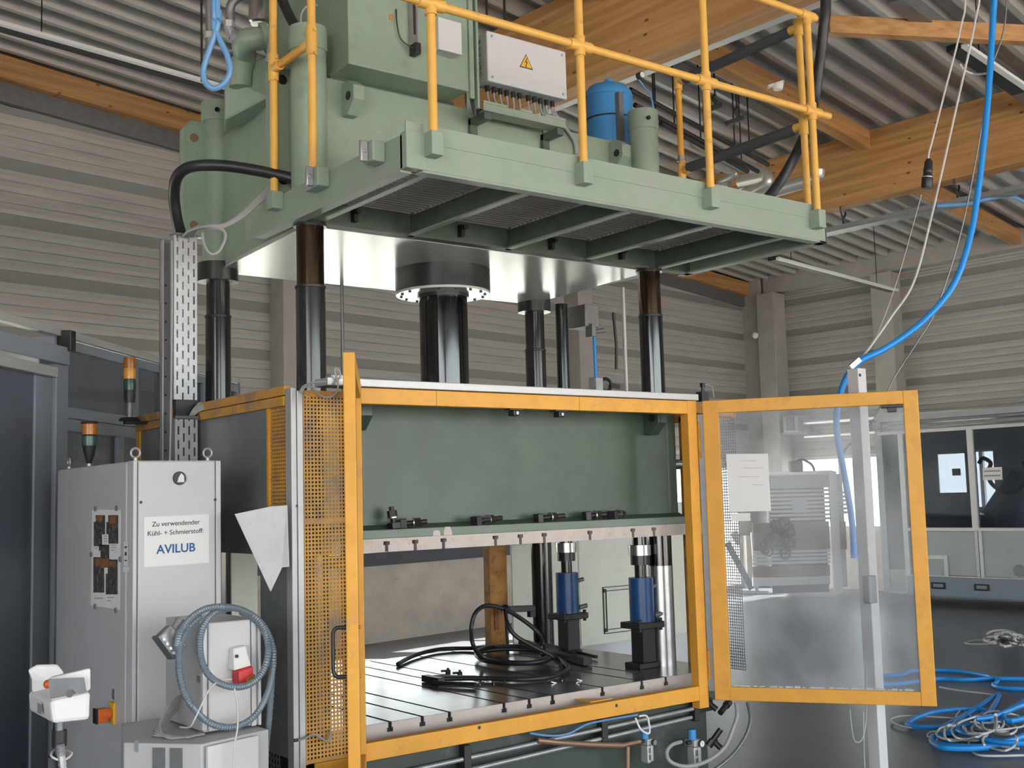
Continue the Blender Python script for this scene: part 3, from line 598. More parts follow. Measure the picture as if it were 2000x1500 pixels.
ws = part('warning_sign', MB().prism(tri(s, 5.278), (0, -0.0012, 0)), 'ink', tb, label='yellow triangle with a black lightning bolt')
part('sign_field', MB().prism(tri(s * .82, 5.2768), (0, -0.0006, 0)), 'sign_yellow', ws)
B = [(.1, .55), (-.22, -.02), (.02, .0), (-.12, -.42), (-.2, -.38), (-.06, -.62), (.06, -.36), (-.02, -.39), (.22, .12), (-.02, .1), (.2, .55)]
part('lightning_bolt', MB().prism([(wq.x + x * s, 5.2762, wq.z + z * s) for x, z in B], (0, -0.0006, 0)), 'ink', ws)
for k in range(6): z = bz[0] + .06 + k * .04; part('side_gland', MB().cyl((bx[0], 5.36, z), (bx[0] - .03, 5.36, z), 0.013, seg=10).cyl((bx[0] - .03, 5.36, z), (bx[0] - .045, 5.36, z - .01), 0.008, seg=8), 'galv_dark', tb)
for k in range(11):
    x = bx[0] + .05 + k * .048 + (.02 if k > 5 else 0); part('cable_gland', MB().cyl((x, 5.36, bz[0]), (x, 5.36, bz[0] - .035), 0.014, seg=10), 'black', tb)
    part('cable', MB().tube(spline([(x, 5.36, bz[0] - .03), (x + .005, 5.36, bz[0] - .08), (x + random.uniform(-.02, .06), 5.33, 4.0), (x + random.uniform(0, .05), 5.31, 3.965)], 4), 0.0065, 6), 'grey_cable', tb)
ct = thing('cable_tray', 'green cable channel on brackets under the white terminal box', 'cable tray', (4.15, 5.3, 3.93))
part('channel', MB().box(3.85, 4.47, 5.24, 5.246, 3.945, 3.985).box(3.85, 4.47, 5.24, 5.34, 3.94, 3.946).box(3.85, 4.47, 5.334, 5.34, 3.945, 3.985), 'green_worn', ct)
for x0, x1 in ((3.85, 4.02), (4.12, 4.21), (4.31, 4.47)): part('channel_lip', MB().box(x0, x1, 5.236, 5.242, 3.983, 3.998), 'green_worn', ct)
for x in (3.87, 4.42): part('bracket', MB().box(x, x + .05, 5.26, 5.42, 3.90, 3.94).box(x, x + .05, 5.40, 5.43, 3.84, 3.94), 'green_dark', ct)
m = MB()
for k in range(6): m.tube(spline([(3.78 - .004 * k, 5.25, 4.02), (3.775, 5.24, 3.97 - .008 * k), (3.80, 5.24, 3.93 - .008 * k), (3.85, 5.28, 3.95), (3.95, 5.29, 3.955)], 4), 0.006, 6)
one('cable_bundle', m, 'rubber', 'grey cable bundle dropping from the tank into the green channel', 'cable')
m = MB().tube(spline([(4.50, 5.40, 4.14), (4.54, 5.41, 4.08), (4.63, 5.41, 4.0), (4.69, 5.41, 3.93), (4.70, 5.415, 3.86)], 5), 0.012, 8); one('cable', m, 'grey_cable', 'thick grey cable looping down right of the terminal box', 'cable')
vs = thing('pressure_vessel', 'blue cylindrical pressure vessel standing behind the crown on the right', 'tank', (5.25, 5.75, 4.0))
vc = aY(1188, 200, 5.75); vr = 0.165
part('vessel', MB().lathe((vc.x, 5.75, 4.0), (0, 0, 1), [(vr, 0), (vr, .43), (vr * 1.03, .435), (vr * 1.03, .455), (vr * .97, .48), (vr * .8, .515), (vr * .45, .535), (vr * .2, .54)], 40), 'blue_tank', vs)
part('vessel_neck', MB().cyl((vc.x + .01, 5.75, 4.53), (vc.x + .01, 5.75, 4.575), 0.03, seg=16), 'blue_tank', vs)
part('strap', MB().lathe((vc.x, 5.75, 4.27), (0, 0, 1), [(vr + .003, 0), (vr + .003, .012)], 40, caps=False), 'black', vs)
part('bracket', MB().box(vc.x - .075, vc.x - .035, 5.56, 5.60, 4.02, 4.42), 'galv_dark', vs); 
gp = aY(1241, 152, 5.75); part('gauge', MB().cyl((gp.x, 5.72, gp.z), (gp.x, 5.68, gp.z), 0.026, seg=20), 'black', vs); part('gauge_face', MB().cyl((gp.x, 5.68, gp.z), (gp.x, 5.677, gp.z), 0.021, seg=20), 'paper', vs)
part('thin_hose', MB().tube(spline([(gp.x, 5.72, gp.z - .02), (gp.x + .04, 5.7, gp.z - .08), (gp.x + .06, 5.65, gp.z - .2), (gp.x + .05, 5.6, 4.0)], 5), 0.006, 6), 'blue_pale', vs)
# ================================================================== SAFETY CAGE
cage = thing('safety_cage', 'yellow safety cage of bars and perforated sheets around the press opening', 'cage', (4.0, 5.9, 0))
YC = 4.85
XL_, XR_ = 2.41, 5.50
part('top_bar', MB().box(2.78, 5.024, YC, YC + .06, 2.17, 2.248), 'yellow', cage, 0.003)
for x in (3.22, 4.17): part('bar_joint', MB().box(x, x + .004, YC - .0008, YC + .01, 2.17, 2.248), 'rust_yellow', cage)
part('top_channel', MB().box(2.60, 5.112, YC - .012, YC + .12, 2.252, 2.290), 'alu', cage, 0.003, label='pale aluminium channel along the front top')
part('bottom_bar', MB().box(2.775, 5.024, YC, YC + .055, 0.487, 0.570), 'yellow_worn', cage, 0.003)
q = aY(1165, 1368, YC).x; part('gusset', MB().prism([(q, YC + .05, .575), (q + .16, YC + .05, .575), (q, YC + .19, .575)], (0, 0, -.006)), 'yellow', cage)
for px, py_ in ((936, 1421), (1204, 1378)): c_ = aY(px, py_, YC); part('bar_hole', MB().cyl((c_.x, YC + .001, c_.z), (c_.x, YC - .0015, c_.z), 0.009, seg=14), 'black', cage)
part('hinge_post', MB().box(5.022, 5.098, YC - .003, YC + .06, 0.44, 2.25), 'yellow_worn', cage, 0.003)
part('corner_profile', MB().box(2.412, 2.44, YC - .005, YC + .055, 0.0, 2.235).box(2.443, 2.474, YC - .005, YC + .055, 0.0, 2.222), 'alu', cage, 0.004, label='pale aluminium corner profile')
fp_ = MB(); lattice(fp_, (2.482, YC + .01, 1.625), XX, ZZ, .288, .575, .018, .0090); part('perforated_sheet', fp_, 'mesh_yellow', cage)
fp_ = MB(); lattice(fp_, (2.482, YC + .01, 0.535), XX, ZZ, .288, 1.07, .018, .0090); part('perforated_sheet', fp_, 'mesh_yellow', cage)
part('sheet_frame', MB().box(2.476, 2.484, YC, YC + .03, .52, 2.22).box(2.476, 2.78, YC + .005, YC + .02, 2.20, 2.225).box(2.476, 2.78, YC + .006, YC + .018, 1.605, 1.627).box(2.476, 2.775, YC + .004, YC + .02, .522, .536), 'mesh_yellow', cage)
part('inner_post', MB().box(2.715, 2.775, YC + .03, YC + .09, 0.45, 2.17), 'rust_yellow', cage)
part('foot_plate', MB().box(2.52, 2.74, YC, YC + .012, 0.42, .52), 'yellow_worn', cage, 0.003)
part('side_top_bar', MB().box(XL_, XL_ + .04, YC + .06, 6.90, 2.205, 2.25).box(XL_ - .006, XL_ + .03, YC + .06, 6.90, 2.155, 2.20), 'mesh_yellow', cage, 0.003)
for k in range(9): y = 5.05 + k * .21; part('bolt', MB().cyl((XL_ - .006, y, 2.178), (XL_ - .011, y, 2.178), .008, seg=8), 'galv', cage)
part('rear_corner_post', MB().box(XL_, XL_ + .05, 6.84, 6.90, 0, 2.20), 'yellow_worn', cage, 0.003)
part('side_sheet', MB().box(XL_ + .008, XL_ + .012, 5.09, 6.84, 1.46, 2.16), 'grey_panel', cage, label='dark grey sheet on the left side')
fp_ = MB(); lattice(fp_, (XL_ + .01, 5.085, 1.62), -YY, ZZ, .185, .54, .018, .0090); part('perforated_sheet', fp_, 'mesh_yellow', cage)
part('sheet_frame', MB().box(XL_, XL_ + .02, 5.08, 5.10, 1.60, 2.16).box(XL_, XL_ + .02, 4.905, 5.09, 1.60, 1.625), 'yellow_worn', cage)
part('side_sheet', MB().box(XL_ + .006, XL_ + .012, 4.91, 5.19, 0.55, 1.60), 'grey_panel', cage, label='dark lower sheet beside the corner')
fp_ = MB(); lattice(fp_, (XL_ + .016, 5.02, 0.1), YY, ZZ, 1.7, 1.0, .03, .02); part('perforated_sheet', fp_, 'galv_dark', cage, label='dark perforated sheet low on the left side')
part('right_post', MB().box(XR_, XR_ + .05, 5.30, 5.40, 0.4, 2.2), 'rust_yellow', cage, 0.003)
fp_ = MB(); lattice(fp_, (XR_ + .02, 4.93, 0.60), YY, ZZ, .37, 1.60, .018, .0115); part('perforated_sheet', fp_, 'galv_dark', cage, label='grey perforated sheet on the right side')
part('side_top_bar', MB().box(XR_, XR_ + .04, 4.93, 6.9, 2.16, 2.24), 'yellow_worn', cage, 0.003); part('corner_tie', MB().bar((5.08, YC + .03, 2.21), (XR_ + .02, 4.95, 2.2), .04, .06), 'yellow_worn', cage)
for px in (1005, 1093):
    c_ = aY(px, 800, YC + .03); o = thing('door_sensor', 'small black sensor hanging under the cage top bar, ' + ('left one' if px == 1005 else 'right one'), 'sensor', (c_.x, YC + .03, 2.135))
    part('sensor_body', MB().box(c_.x - .022, c_.x + .018, YC + .01, YC + .06, 2.132, 2.162), 'black', o, 0.004); part('bracket', MB().box(c_.x - .05, c_.x + .04, YC + .005, YC + .06, 2.163, 2.169), 'black', o); part('lens', MB().cyl((c_.x, YC + .01, 2.147), (c_.x, YC + .004, 2.147), .009, seg=12), 'galv', o)
q = aY(578, 1446, YC - .006); part('grommet', MB().box(q.x - .010, q.x + .008, YC - .012, YC - .004, q.z - .006, q.z + .008), 'black', cage)
gc = MB().tube(spline([aY(582, 1446, YC - .012), aY(598, 1441, YC - .02), aY(612, 1434, YC - .02), aY(626, 1441, YC - .02), aY(638, 1447, YC - .02), aY(645, 1436, YC - .01), aY(645, 1424, YC + .0)], 6), .0055, 8); one('cable', gc, 'grey_cable', 'short wavy grey cable low on the front perforated sheet', 'cable')
q = aY(580, 988, YC - .006); part('profile_nick', MB().cyl((q.x, YC - .005, q.z), (q.x, YC - .0065, q.z), .006, seg=8), 'black', cage)
q = aY(1183, 752, 6.2); hw_ = thing('hose_clamp', 'grey block with a black ring clamp standing behind the cage top right', 'clamp', (q.x, 6.2, 2.235)); part('clamp_block', MB().box(q.x - .12, q.x - .05, 6.17, 6.25, 2.236, q.z + .05), 'galv', hw_, .004); part('clamp_ring', MB().tube([Vector((q.x, 6.2, q.z + .0)) + Vector((math.cos(t) * .05, 0, math.sin(t) * .045)) for t in [2 * math.pi * k / 18 for k in range(18)]], .013, 8, True), 'black', hw_); part('clamp_arm', MB().bar((q.x + .04, 6.2, q.z), (q.x + .13, 6.2, q.z - .01), .03, .03), 'black_iron', hw_)
# doors of the cage
HD = Vector((.56, -.829, 0)).normalized(); HN = Vector((HD.y, -HD.x, 0))
HP = Vector((5.106, 4.842, 0))
rd = thing('safety_door', 'open yellow framed door with a hazy clear pane on the right of the cage', 'door', HP)
W0, W1, Z0, Z1 = .03, 1.255, .485, 2.247
def dr(w0, w1, z0, z1, t0=-.02, t1=.02):
    o = HP; return [o + HD * w + HN * t + ZZ * z for w, t, z in ((w0, t0, z0), (w1, t0, z0), (w1, t1, z0), (w0, t1, z0), (w0, t0, z1), (w1, t0, z1), (w1, t1, z1), (w0, t1, z1))]
fb = .082
part('stile', MB().hexa(dr(W0, W0 + fb + .012, Z0, Z1)), 'yellow_worn', rd, 0.004)
part('stile', MB().hexa(dr(W1 - fb, W1, Z0, Z1)), 'yellow', rd, 0.004)
part('top_rail', MB().hexa(dr(W0 + fb, W1 - fb, Z1 - .078, Z1)), 'yellow', rd, 0.004)
part('bottom_rail', MB().hexa(dr(W0 + fb, W1 - fb, Z0, Z0 + .078)), 'yellow_worn', rd, 0.004)
part('pane', MB().hexa(dr(W0 + fb - .01, W1 - fb + .01, Z0 + .06, Z1 - .06, .006, .010)), 'door_pane', rd, label='hazy scratched clear pane')
for z in (.62, .85, 1.1): part('screw', MB().cyl(HP + HD * (W1 - .03) + HN * (-.018) + ZZ * z, HP + HD * (W1 - .03) + HN * (-.025) + ZZ * z, .008, seg=8), 'rust_yellow', rd)
mm = MB()
for k in range(34): w = .14 + (1.03 * k / 34) + random.uniform(-.015, .015); s_ = random.uniform(.004, .010); mm.ob(HP + HD * w + ZZ * (Z0 + .078 + s_ * .5) + HN * -.008, HD * s_ * 1.8, HN * s_, ZZ * s_ * .6)
part('paint_flakes', mm, 'paper', rd, kind='stuff')
part('hinge', MB().cyl(HP + ZZ * .60, HP + ZZ * .78, .012, seg=10).cyl(HP + ZZ * 1.9, HP + ZZ * 2.12, .012, seg=10), 'rust_yellow', rd)
part('piano_hinge', MB().hexa(dr(-.006, .032, Z0 + .05, Z1 - .08, -.008, .004)), 'galv_dark', rd)
part('magnet_latch', MB().hexa(dr(1.05, 1.17, 2.150, 2.168, .012, .05)).hexa(dr(1.085, 1.135, 2.125, 2.152, .015, .045)), 'black', rd, 0.003)
no = thing('notice_sheet', 'blank looking white notice sheet stuck inside the right door pane', 'paper', aP(1462, 945, HP, HN))
def on_door(px, py): return aP(px, py, HP + HN * .016, HN)
def quad(mb, p, n, th=.0012): return mb.prism([V3(a) for a in p], V3(n) * th)
part('sheet', quad(MB(), [on_door(1418, 887), on_door(1500, 886), on_door(1506, 998), on_door(1425, 1000)], HN), 'paper', no)
for k, (x0, x1, y) in enumerate(((1447, 1478, 899), (1452, 1492, 913), (1443, 1482, 930), (1470, 1492, 946))): part('faint_text_line', quad(MB(), [aP(x0, y, HP + HN * .0180, HN), aP(x1, y, HP + HN * .0180, HN), aP(x1, y + 2, HP + HN * .0180, HN), aP(x0, y + 2, HP + HN * .0180, HN)], HN, .0005), 'paper_grey', no)
tg = quad(MB(), [on_door(1427, 1003), on_door(1465, 1002), on_door(1466, 1017), on_door(1429, 1018)], HN); one('notice_tag', tg, 'paper', 'small white tag below the notice sheet on the right door', 'paper')
# left leaf, open towards the camera and seen edge on
LP = Vector((2.782, 4.84, 0)); LD = (Vector((2.150, 3.785, 0)) - LP); LW = LD.length; LD.normalize(); LNn = Vector((LD.y, -LD.x, 0))
ld = thing('safety_door', 'open left cage door with a black handle, seen edge on', 'door', LP)
def dl(w0, w1, z0, z1, t0=.0, t1=.045): return [LP + LD * w + LNn * t + ZZ * z for w, t, z in ((w0, t0, z0), (w1, t0, z0), (w1, t1, z0), (w0, t1, z0), (w0, t0, z1), (w1, t0, z1), (w1, t1, z1), (w0, t1, z1))]
sgn = -1 if LNn.x > 0 else 1
T0, T1 = (-.045, 0.0) if LNn.x > 0 else (0.0, .045)
for a, b, z0, z1, mt_ in ((0, .07, .46, 2.262, 'yellow_worn'), (LW - .07, LW, .46, 2.262, 'yellow_worn'), (.07, LW - .07, 2.19, 2.262, 'yellow'), (.07, LW - .07, .46, .54, 'yellow_worn')): part('stile' if b - a < .1 else 'rail', MB().hexa(dl(a, b, z0, z1, T0, T1)), mt_, ld, 0.004)
part('pane', MB().hexa(dl(.06, LW - .06, .52, 2.2, (T0 + T1) / 2 - .002, (T0 + T1) / 2 + .002)), 'door_pane', ld)
to = T0 if LNn.x > 0 else T1; so_ = -1 if LNn.x > 0 else 1
hw = LW - .03; hz0, hz1 = aD(655, 1330, (LP + LD * hw - CAM).dot(_f)).z, aD(655, 1233, (LP + LD * hw - CAM).dot(_f)).z
hpts = [LP + LD * hw + LNn * (to + so_ * a) + ZZ * z for a, z in ((0, hz0), (.035, hz0), (.047, hz0 + .012), (.05, hz0 + .03), (.05, (hz0 + hz1) / 2), (.05, hz1 - .03), (.047, hz1 - .012), (.035, hz1), (0, hz1))]
part('handle', MB().tube(spline(hpts, 4), .0075, 10), 'black', ld)
for z in (hz0, hz1): part('handle_bolt', MB().cyl(LP + LD * hw + LNn * (to - so_ * .045) + ZZ * z, LP + LD * hw + LNn * (to - so_ * .052) + ZZ * z, .007, seg=8), 'rust_yellow', ld)
# cable and limit switches on the cage top
ls = thing('limit_switch', 'grey limit switch box with looping cable on the cage top left corner', 'switch', (2.70, YC + .03, 2.24))
part('switch_body', MB().box(2.62, 2.74, YC - .01, YC + .05, 2.255, 2.305), 'galv', ls, 0.004)
part('switch_cable', MB().tube(spline([aY(652, 750, YC - .02), aY(665, 735, YC - .03), aY(660, 722, YC - .03), aY(655, 720, YC - .03), aY(654, 728, YC - .03), aY(660, 745, YC - .03), aY(658, 765, YC - .03), aY(643, 776, YC - .03), aY(625, 772, YC - .02), aY(610, 757, YC - .02), aY(596, 756, YC - .02), aY(588, 768, YC - .02)], 6), .005, 6).tube(spline([aY(640, 745, YC), aY(610, 748, YC), aY(592, 755, YC - .01), aY(586, 766, YC - .01)], 6), .005, 6), 'grey_cable', ls)
l2 = thing('limit_switch', 'small black limit switch with bent rod above the right door hinge', 'switch', (5.12, YC + .03, 2.25))
c_ = aY(1373, 772, YC + .02); part('switch_body', MB().box(c_.x - .03, c_.x + .03, YC, YC + .05, 2.252, c_.z + .02).cyl((c_.x, YC + .02, c_.z + .02), (c_.x, YC + .02, c_.z + .055), .011, seg=10).box(c_.x - .012, c_.x + .012, YC + .01, YC + .03, c_.z + .05, c_.z + .075), 'black', l2)
part('switch_rod', MB().tube(spline([(c_.x, YC + .02, c_.z + .068), (c_.x + .05, YC + .02, c_.z + .065), (c_.x + .085, YC + .02, c_.z + .05), (c_.x + .095, YC + .02, c_.z - .01)], 5), .004, 6), 'grey_cable', l2)
# ================================================================== CONTROL CABINET
cab = thing('control_cabinet', 'tall light grey control cabinet left of the press with notices on it', 'cabinet', (1.94, 5.5, 0))
x0, x1, y0, y1, zt = 1.752, 2.137, 5.0, 6.13, 1.905
part('cabinet_body', MB().box(x0, x1, y0 + .02, y1, 0.0, zt), 'cabinet_side', cab, 0.004)
part('cabinet_door', MB().box(x0 + .006, x1 - .028, y0, y0 + .018, 0.1, zt - .004), 'cabinet', cab, 0.005); part('door_edge', MB().box(x1 - .024, x1, y0, y0 + .018, 0.1, zt - .002), 'cabinet', cab, 0.004)
part('side_door', MB().box(x0 - .018, x0, y0 + .09, y1 - .01, 0.08, zt - .004), 'cabinet_side', cab, 0.005); part('corner_rail', MB().box(x0 - .016, x0 + .002, y0 + .004, y0 + .08, 0.08, zt), 'cabinet', cab, 0.004)
for px, py_ in ((275, 981), (420, 976)): c_ = aY(px, py_, y0); part('door_screw', MB().cyl((c_.x, y0, c_.z), (c_.x, y0 - .003, c_.z), .0065, seg=10), 'black', cab)
c_ = aY(350, 934, y0); part('round_window', MB().cyl((c_.x, y0, c_.z), (c_.x, y0 - .008, c_.z), .030, seg=28), 'black', cab, 0.002); part('window_sticker', MB().prism([(c_.x - .012, y0 - .009, c_.z - .018), (c_.x + .02, y0 - .009, c_.z - .018), (c_.x + .018, y0 - .009, c_.z + .010), (c_.x + .006, y0 - .009, c_.z + .022), (c_.x - .006, y0 - .009, c_.z + .004)], (0, -.001, 0)), 'paper', cab)
def eyebolt(p, ax):
    mb = MB(); p = V3(p); a = V3(ax); mb.tube([p + ZZ * .034 + (a * math.cos(t) + ZZ * math.sin(t)) * .020 for t in [2 * math.pi * k / 20 for k in range(20)]], .0055, 8, closed=True); mb.cyl(p, p + ZZ * .012, .010, seg=10); return mb
for p, ax in (((1.752 + .002, 5.03, zt), XX), ((2.085, 5.03, zt), XX), ((1.77, 6.05, zt), YY)): part('eyebolt', eyebolt(p, ax), 'galv', cab)
# notice on the front
n1 = thing('notice_sheet', 'white lubricant notice sheet on the front of the tall cabinet', 'paper', aY(345, 1105, y0))
yk = y0 - .001
p = [aY(281, 1010, yk), aY(408, 1004, yk), aY(408, 1099, yk), aY(281, 1108, yk)]
part('sheet', quad(MB(), p, (0, -1, 0), .0012), 'paper', n1)
ex = (aY(400, 1020, yk) - aY(290, 1026, yk)); mpp = ex.length / 110.2
for s_, px, py_, h, mt_, bo in (('Zu verwendender', 344, 1026.0, 12.8, 'ink', .00015), ('Kühl- + Schmierstoff:', 343.5, 1043.5, 12.8, 'ink', .00015), ('AVILUB', 344, 1079, 23, 'ink_blue', .0011)):
    text_part('printed_text', s_, mt_, n1, aY(px, py_, yk - .0016), ex, ZZ, h * mpp, bo)
# photo sheet on the side
n2 = thing('photo_sheet', 'tall white sheet with four machine photos on the cabinet side, held by grey magnets', 'paper', aX(207, 1185, x0 - .02))
kx = x0 - .0185
def on_side(px, py, d=0): return aX(160 + px / 6.52, 970 + py / 6.52, kx - d)
def sq(x0_, y0_, x1_, y1_, d=.0015, sl=0): return quad(MB(), [on_side(x0_, y0_, d), on_side(x1_, y0_ + sl, d), on_side(x1_, y1_ + sl, d), on_side(x0_, y1_, d)], (-1, 0, 0), .0005)
part('sheet', quad(MB(), [on_side(132, 165), on_side(494, 170), on_side(482, 1440), on_side(115, 1385)], (-1, 0, 0), .001), 'paper', n2)
for a in ((152, 235, 295, 632), (312, 235, 462, 598), (146, 770, 285, 1222), (305, 800, 455, 1245), (215, 610, 362, 880)): part('photo', sq(*a), 'photo_print', n2)
for a in ((190, 240, 265, 312), (345, 250, 430, 345), (170, 785, 260, 880), (240, 790, 340, 910), (345, 820, 430, 890)): part('photo_detail', sq(*a, d=.0022), 'photo_orange', n2)
for a in ((152, 235, 175, 320), (312, 235, 333, 322), (258, 480, 338, 612), (160, 635, 215, 682), (350, 600, 440, 690), (150, 690, 235, 770), (350, 690, 460, 795), (285, 905, 328, 980)): part('caption_field', sq(*a, d=.0026), 'paper', n2)
for a in ((275, 500, 322, 508), (278, 530, 320, 538), (278, 560, 320, 568), (160, 652, 205, 660), (370, 615, 435, 622), (370, 645, 430, 652), (370, 680, 415, 688), (160, 1288, 265, 1300), (325, 1280, 410, 1290), (325, 1320, 370, 1328)): part('caption_line', sq(*a, d=.0034), 'ink_grey', n2)
for a, w_ in (((180, 155), 'top left'), ((447, 147), 'top right'), ((125, 735), 'middle left'), ((494, 797), 'middle right'), ((175, 1395), 'bottom left'), ((437, 1445), 'bottom right')): c_ = on_side(*a, d=.001); one('magnet', MB().cyl(c_, c_ - XX * .006, .0125, seg=16), 'tape', 'round grey magnet at the ' + w_ + ' edge of the photo sheet', 'magnet', 'grey magnets holding the photo sheet')
n3 = thing('sticker', 'narrow white pictogram sticker right of the photo sheet on the cabinet side', 'sticker', on_side(560, 960))
part('sticker_field', sq(533, 572, 585, 882, d=0), 'white', n3); part('sticker_field', sq(524, 893, 600, 960, d=0), 'white', n3)
for a in ((543, 632, 573, 656), (546, 705, 570, 752), (545, 805, 572, 822)): part('pictogram', sq(*a, d=.001), 'ink', n3)
# main switch
q = aX(222, 1393, x0 - .018); ms = thing('main_switch', 'red and yellow rotary main switch on the cabinet side', 'switch', q)
part('switch_plate', MB().box(q.x - .012, q.x, q.y - .032, q.y + .030, q.z - .045, q.z + .05), 'sign_yellow', ms, 0.003)
part('switch_knob', MB().box(q.x - .075, q.x - .03, q.y - .022, q.y + .022, q.z - .032, q.z + .028).cyl((q.x - .012, q.y, q.z), (q.x - .05, q.y, q.z), .026, seg=16), 'orange_knob', ms, 0.004); part('knob_cap', MB().box(q.x - .084, q.x - .075, q.y - .022, q.y + .022, q.z - .034, q.z + .03), 'black', ms)
part('padlock_tag', MB().box(q.x - .006, q.x, q.y - .03, q.y + .012, q.z + .06, q.z + .105), 'galv', ms, 0.002)
# two small cabinets
sc_ = thing('small_cabinet', 'small light grey cabinet standing on the lower box, wrapped by the conduit coil', 'cabinet', (1.9, 4.7, 0.83))
X0, X1, Y0, Y1, B0, B1 = 1.775, 2.005, 4.30, 4.72, 0.838, 1.247
part('cabinet_body', MB().box(X0, X1, Y0 + .02, Y1, B0, B1), 'cabinet_side', sc_, 0.004)
part('cabinet_door', MB().box(X0 + .012, X1 - .045, Y0, Y0 + .02, B0 + .005, B1 + .004), 'white_box', sc_, 0.006); part('door_hinge_edge', MB().box(X0 - .012, X0 + .008, Y0 + .004, Y0 + .03, B0 + .01, B1 - .012), 'white_box', sc_, 0.004); part('side_edge', MB().box(X1 - .04, X1 - .02, Y0 + .006, Y0 + .03, B0, B1 + .006).box(X1 - .012, X1, Y0 + .004, Y0 + .03, B0, B1), 'white_box', sc_, 0.003)
c_ = aY(402, 1330, Y0 + .0); part('lock', MB().box(X0 - .004, X0 + .006, Y0 + .05, Y0 + .085, c_.z - .012, c_.z + .012), 'galv', sc_)
sk = aY(461, 1290, Y0)
so1 = thing('power_socket', 'white wall socket with a red flap on the small grey cabinet', 'socket', (sk.x, Y0, sk.z - .06))
part('socket_body', MB().hexa([(sk.x - .035, Y0 - .06, sk.z - .03), (sk.x + .038, Y0 - .06, sk.z - .018), (sk.x + .038, Y0, sk.z - .02), (sk.x - .035, Y0, sk.z - .03), (sk.x - .026, Y0 - .035, sk.z + .052), (sk.x + .026, Y0 - .035, sk.z + .058), (sk.x + .028, Y0, sk.z + .058), (sk.x - .028, Y0, sk.z + .052)]), 'white', so1, 0.006)
part('socket_flap', MB().hexa([(sk.x - .022, Y0 - .075, sk.z - .085), (sk.x + .04, Y0 - .075, sk.z - .078), (sk.x + .04, Y0 - .01, sk.z - .078), (sk.x - .022, Y0 - .01, sk.z - .085), (sk.x - .022, Y0 - .07, sk.z - .028), (sk.x + .04, Y0 - .07, sk.z - .018), (sk.x + .04, Y0 - .01, sk.z - .018), (sk.x - .022, Y0 - .01, sk.z - .028)]), 'red', so1, 0.006)
part('flap_edge', MB().hexa([(sk.x + .0, Y0 - .085, sk.z - .09), (sk.x + .045, Y0 - .085, sk.z - .084), (sk.x + .045, Y0 - .02, sk.z - .084), (sk.x + .0, Y0 - .02, sk.z - .09), (sk.x + .012, Y0 - .08, sk.z - .055), (sk.x + .045, Y0 - .08, sk.z - .048), (sk.x + .045, Y0 - .02, sk.z - .048), (sk.x + .012, Y0 - .02, sk.z - .055)]), 'amber', so1, 0.005); part('latch_hole', MB().cyl((sk.x - .018, Y0 - .045, sk.z + .022), (sk.x - .018, Y0 - .050, sk.z + .022), .007, seg=10), 'black', so1)
lo = thing('small_cabinet', 'lower light grey box with a key switch at the bottom left edge', 'cabinet', (1.85, 4.6, 0))
L0, L1, M0, M1, N1 = 1.60, 2.015, 4.19, 4.78, 0.83
lo_p = [(1.495, 4.40), (1.70, 4.16), (2.005, 4.24), (2.005, 4.80), (1.62, 4.80)]
part('cabinet_body', MB().prism([(a, b, 0.0) for a, b in lo_p], (0, 0, N1)), 'cabinet_side', lo, 0.005)
part('cabinet_door', MB().prism([(1.712, 4.155, 0.02), (1.94, 4.215, 0.02), (1.945, 4.198, 0.02), (1.716, 4.138, 0.02)], (0, 0, N1 - .028)), 'white_box', lo, 0.004)
fd = Vector((.205, -.24, 0)).normalized(); fn = Vector((-.24, -.205, 0)).normalized()
kq = Vector((1.612, 4.263, .70)) + fn * .002
for dx, w in ((-.035, .05), (.035, .05)): part('switch_field', MB().ob(kq + fd * dx + ZZ * .06, fd * w / 2, fn * .002, ZZ * .055), 'galv_dark', lo)
part('key_switch', MB().cyl(kq - ZZ * .01, kq + fn * .025 - ZZ * .01, .016, seg=14).ob(kq + fn * .045 - ZZ * .01, fn * .022, fd * .012, ZZ * .004), 'bright_steel', lo); part('latch', MB().ob(kq - fd * .125 + ZZ * .12, fd * .007, fn * .004, ZZ * .022), 'galv', lo)
# grey conduit coil
cpath = []
yy = 4.22
def cy(px, py_, dy=0.0): return aY(px, py_, yy + dy)
coil = [(345, 1262, .02), (352, 1235, 0), (372, 1208, 0), (400, 1190, 0), (432, 1185, 0), (468, 1190, .03), (500, 1207, .05), (522, 1235, .05), (533, 1270, .03), (532, 1310, 0), (522, 1355, -.02), (500, 1395, -.03), (470, 1416, -.03), (436, 1420, -.03), (402, 1407, -.03), (372, 1375, -.03), (355, 1340, -.02), (349, 1300, 0), (352, 1262, .01), (366, 1228, .02), (392, 1203, .03)]
m = MB().tube(spline([cy(*p) for p in coil], 14), .0125, 10, rib=.09)
inner = [(455, 1187, .05), (420, 1195, .03), (400, 1218, 0), (391, 1250, -.02), (393, 1285, -.04), (405, 1315, -.05), (428, 1334, -.06), (460, 1342, -.06), (490, 1335, -.05), (513, 1312, -.03), (524, 1275, 0), (519, 1240, .05), (500, 1212, .08), (470, 1195, .08)]
m.tube(spline([cy(*p) for p in inner], 14), .0125, 10, rib=.09)
m.tube(spline([cy(512, 1218, .08), cy(528, 1260, .08), cy(531, 1320, .08), cy(526, 1400, .10), cy(520, 1460, .12), cy(517, 1530, .14)], 14), .0125, 10, rib=.09)
one('conduit_coil', m, 'conduit', 'blue grey corrugated conduit coiled over the small cabinet', 'hose')
q = cy(333, 1252, .06); pl_ = thing('plug_connector', 'grey multi pole connector hanging at the end of the conduit coil', 'plug', q)
a1 = Vector((.75, .2, .55)).normalized(); a2 = Vector((-.5, 0, .8)).normalized(); a2 = (a2 - a1 * a2.dot(a1)).normalized(); a3 = a1.cross(a2)
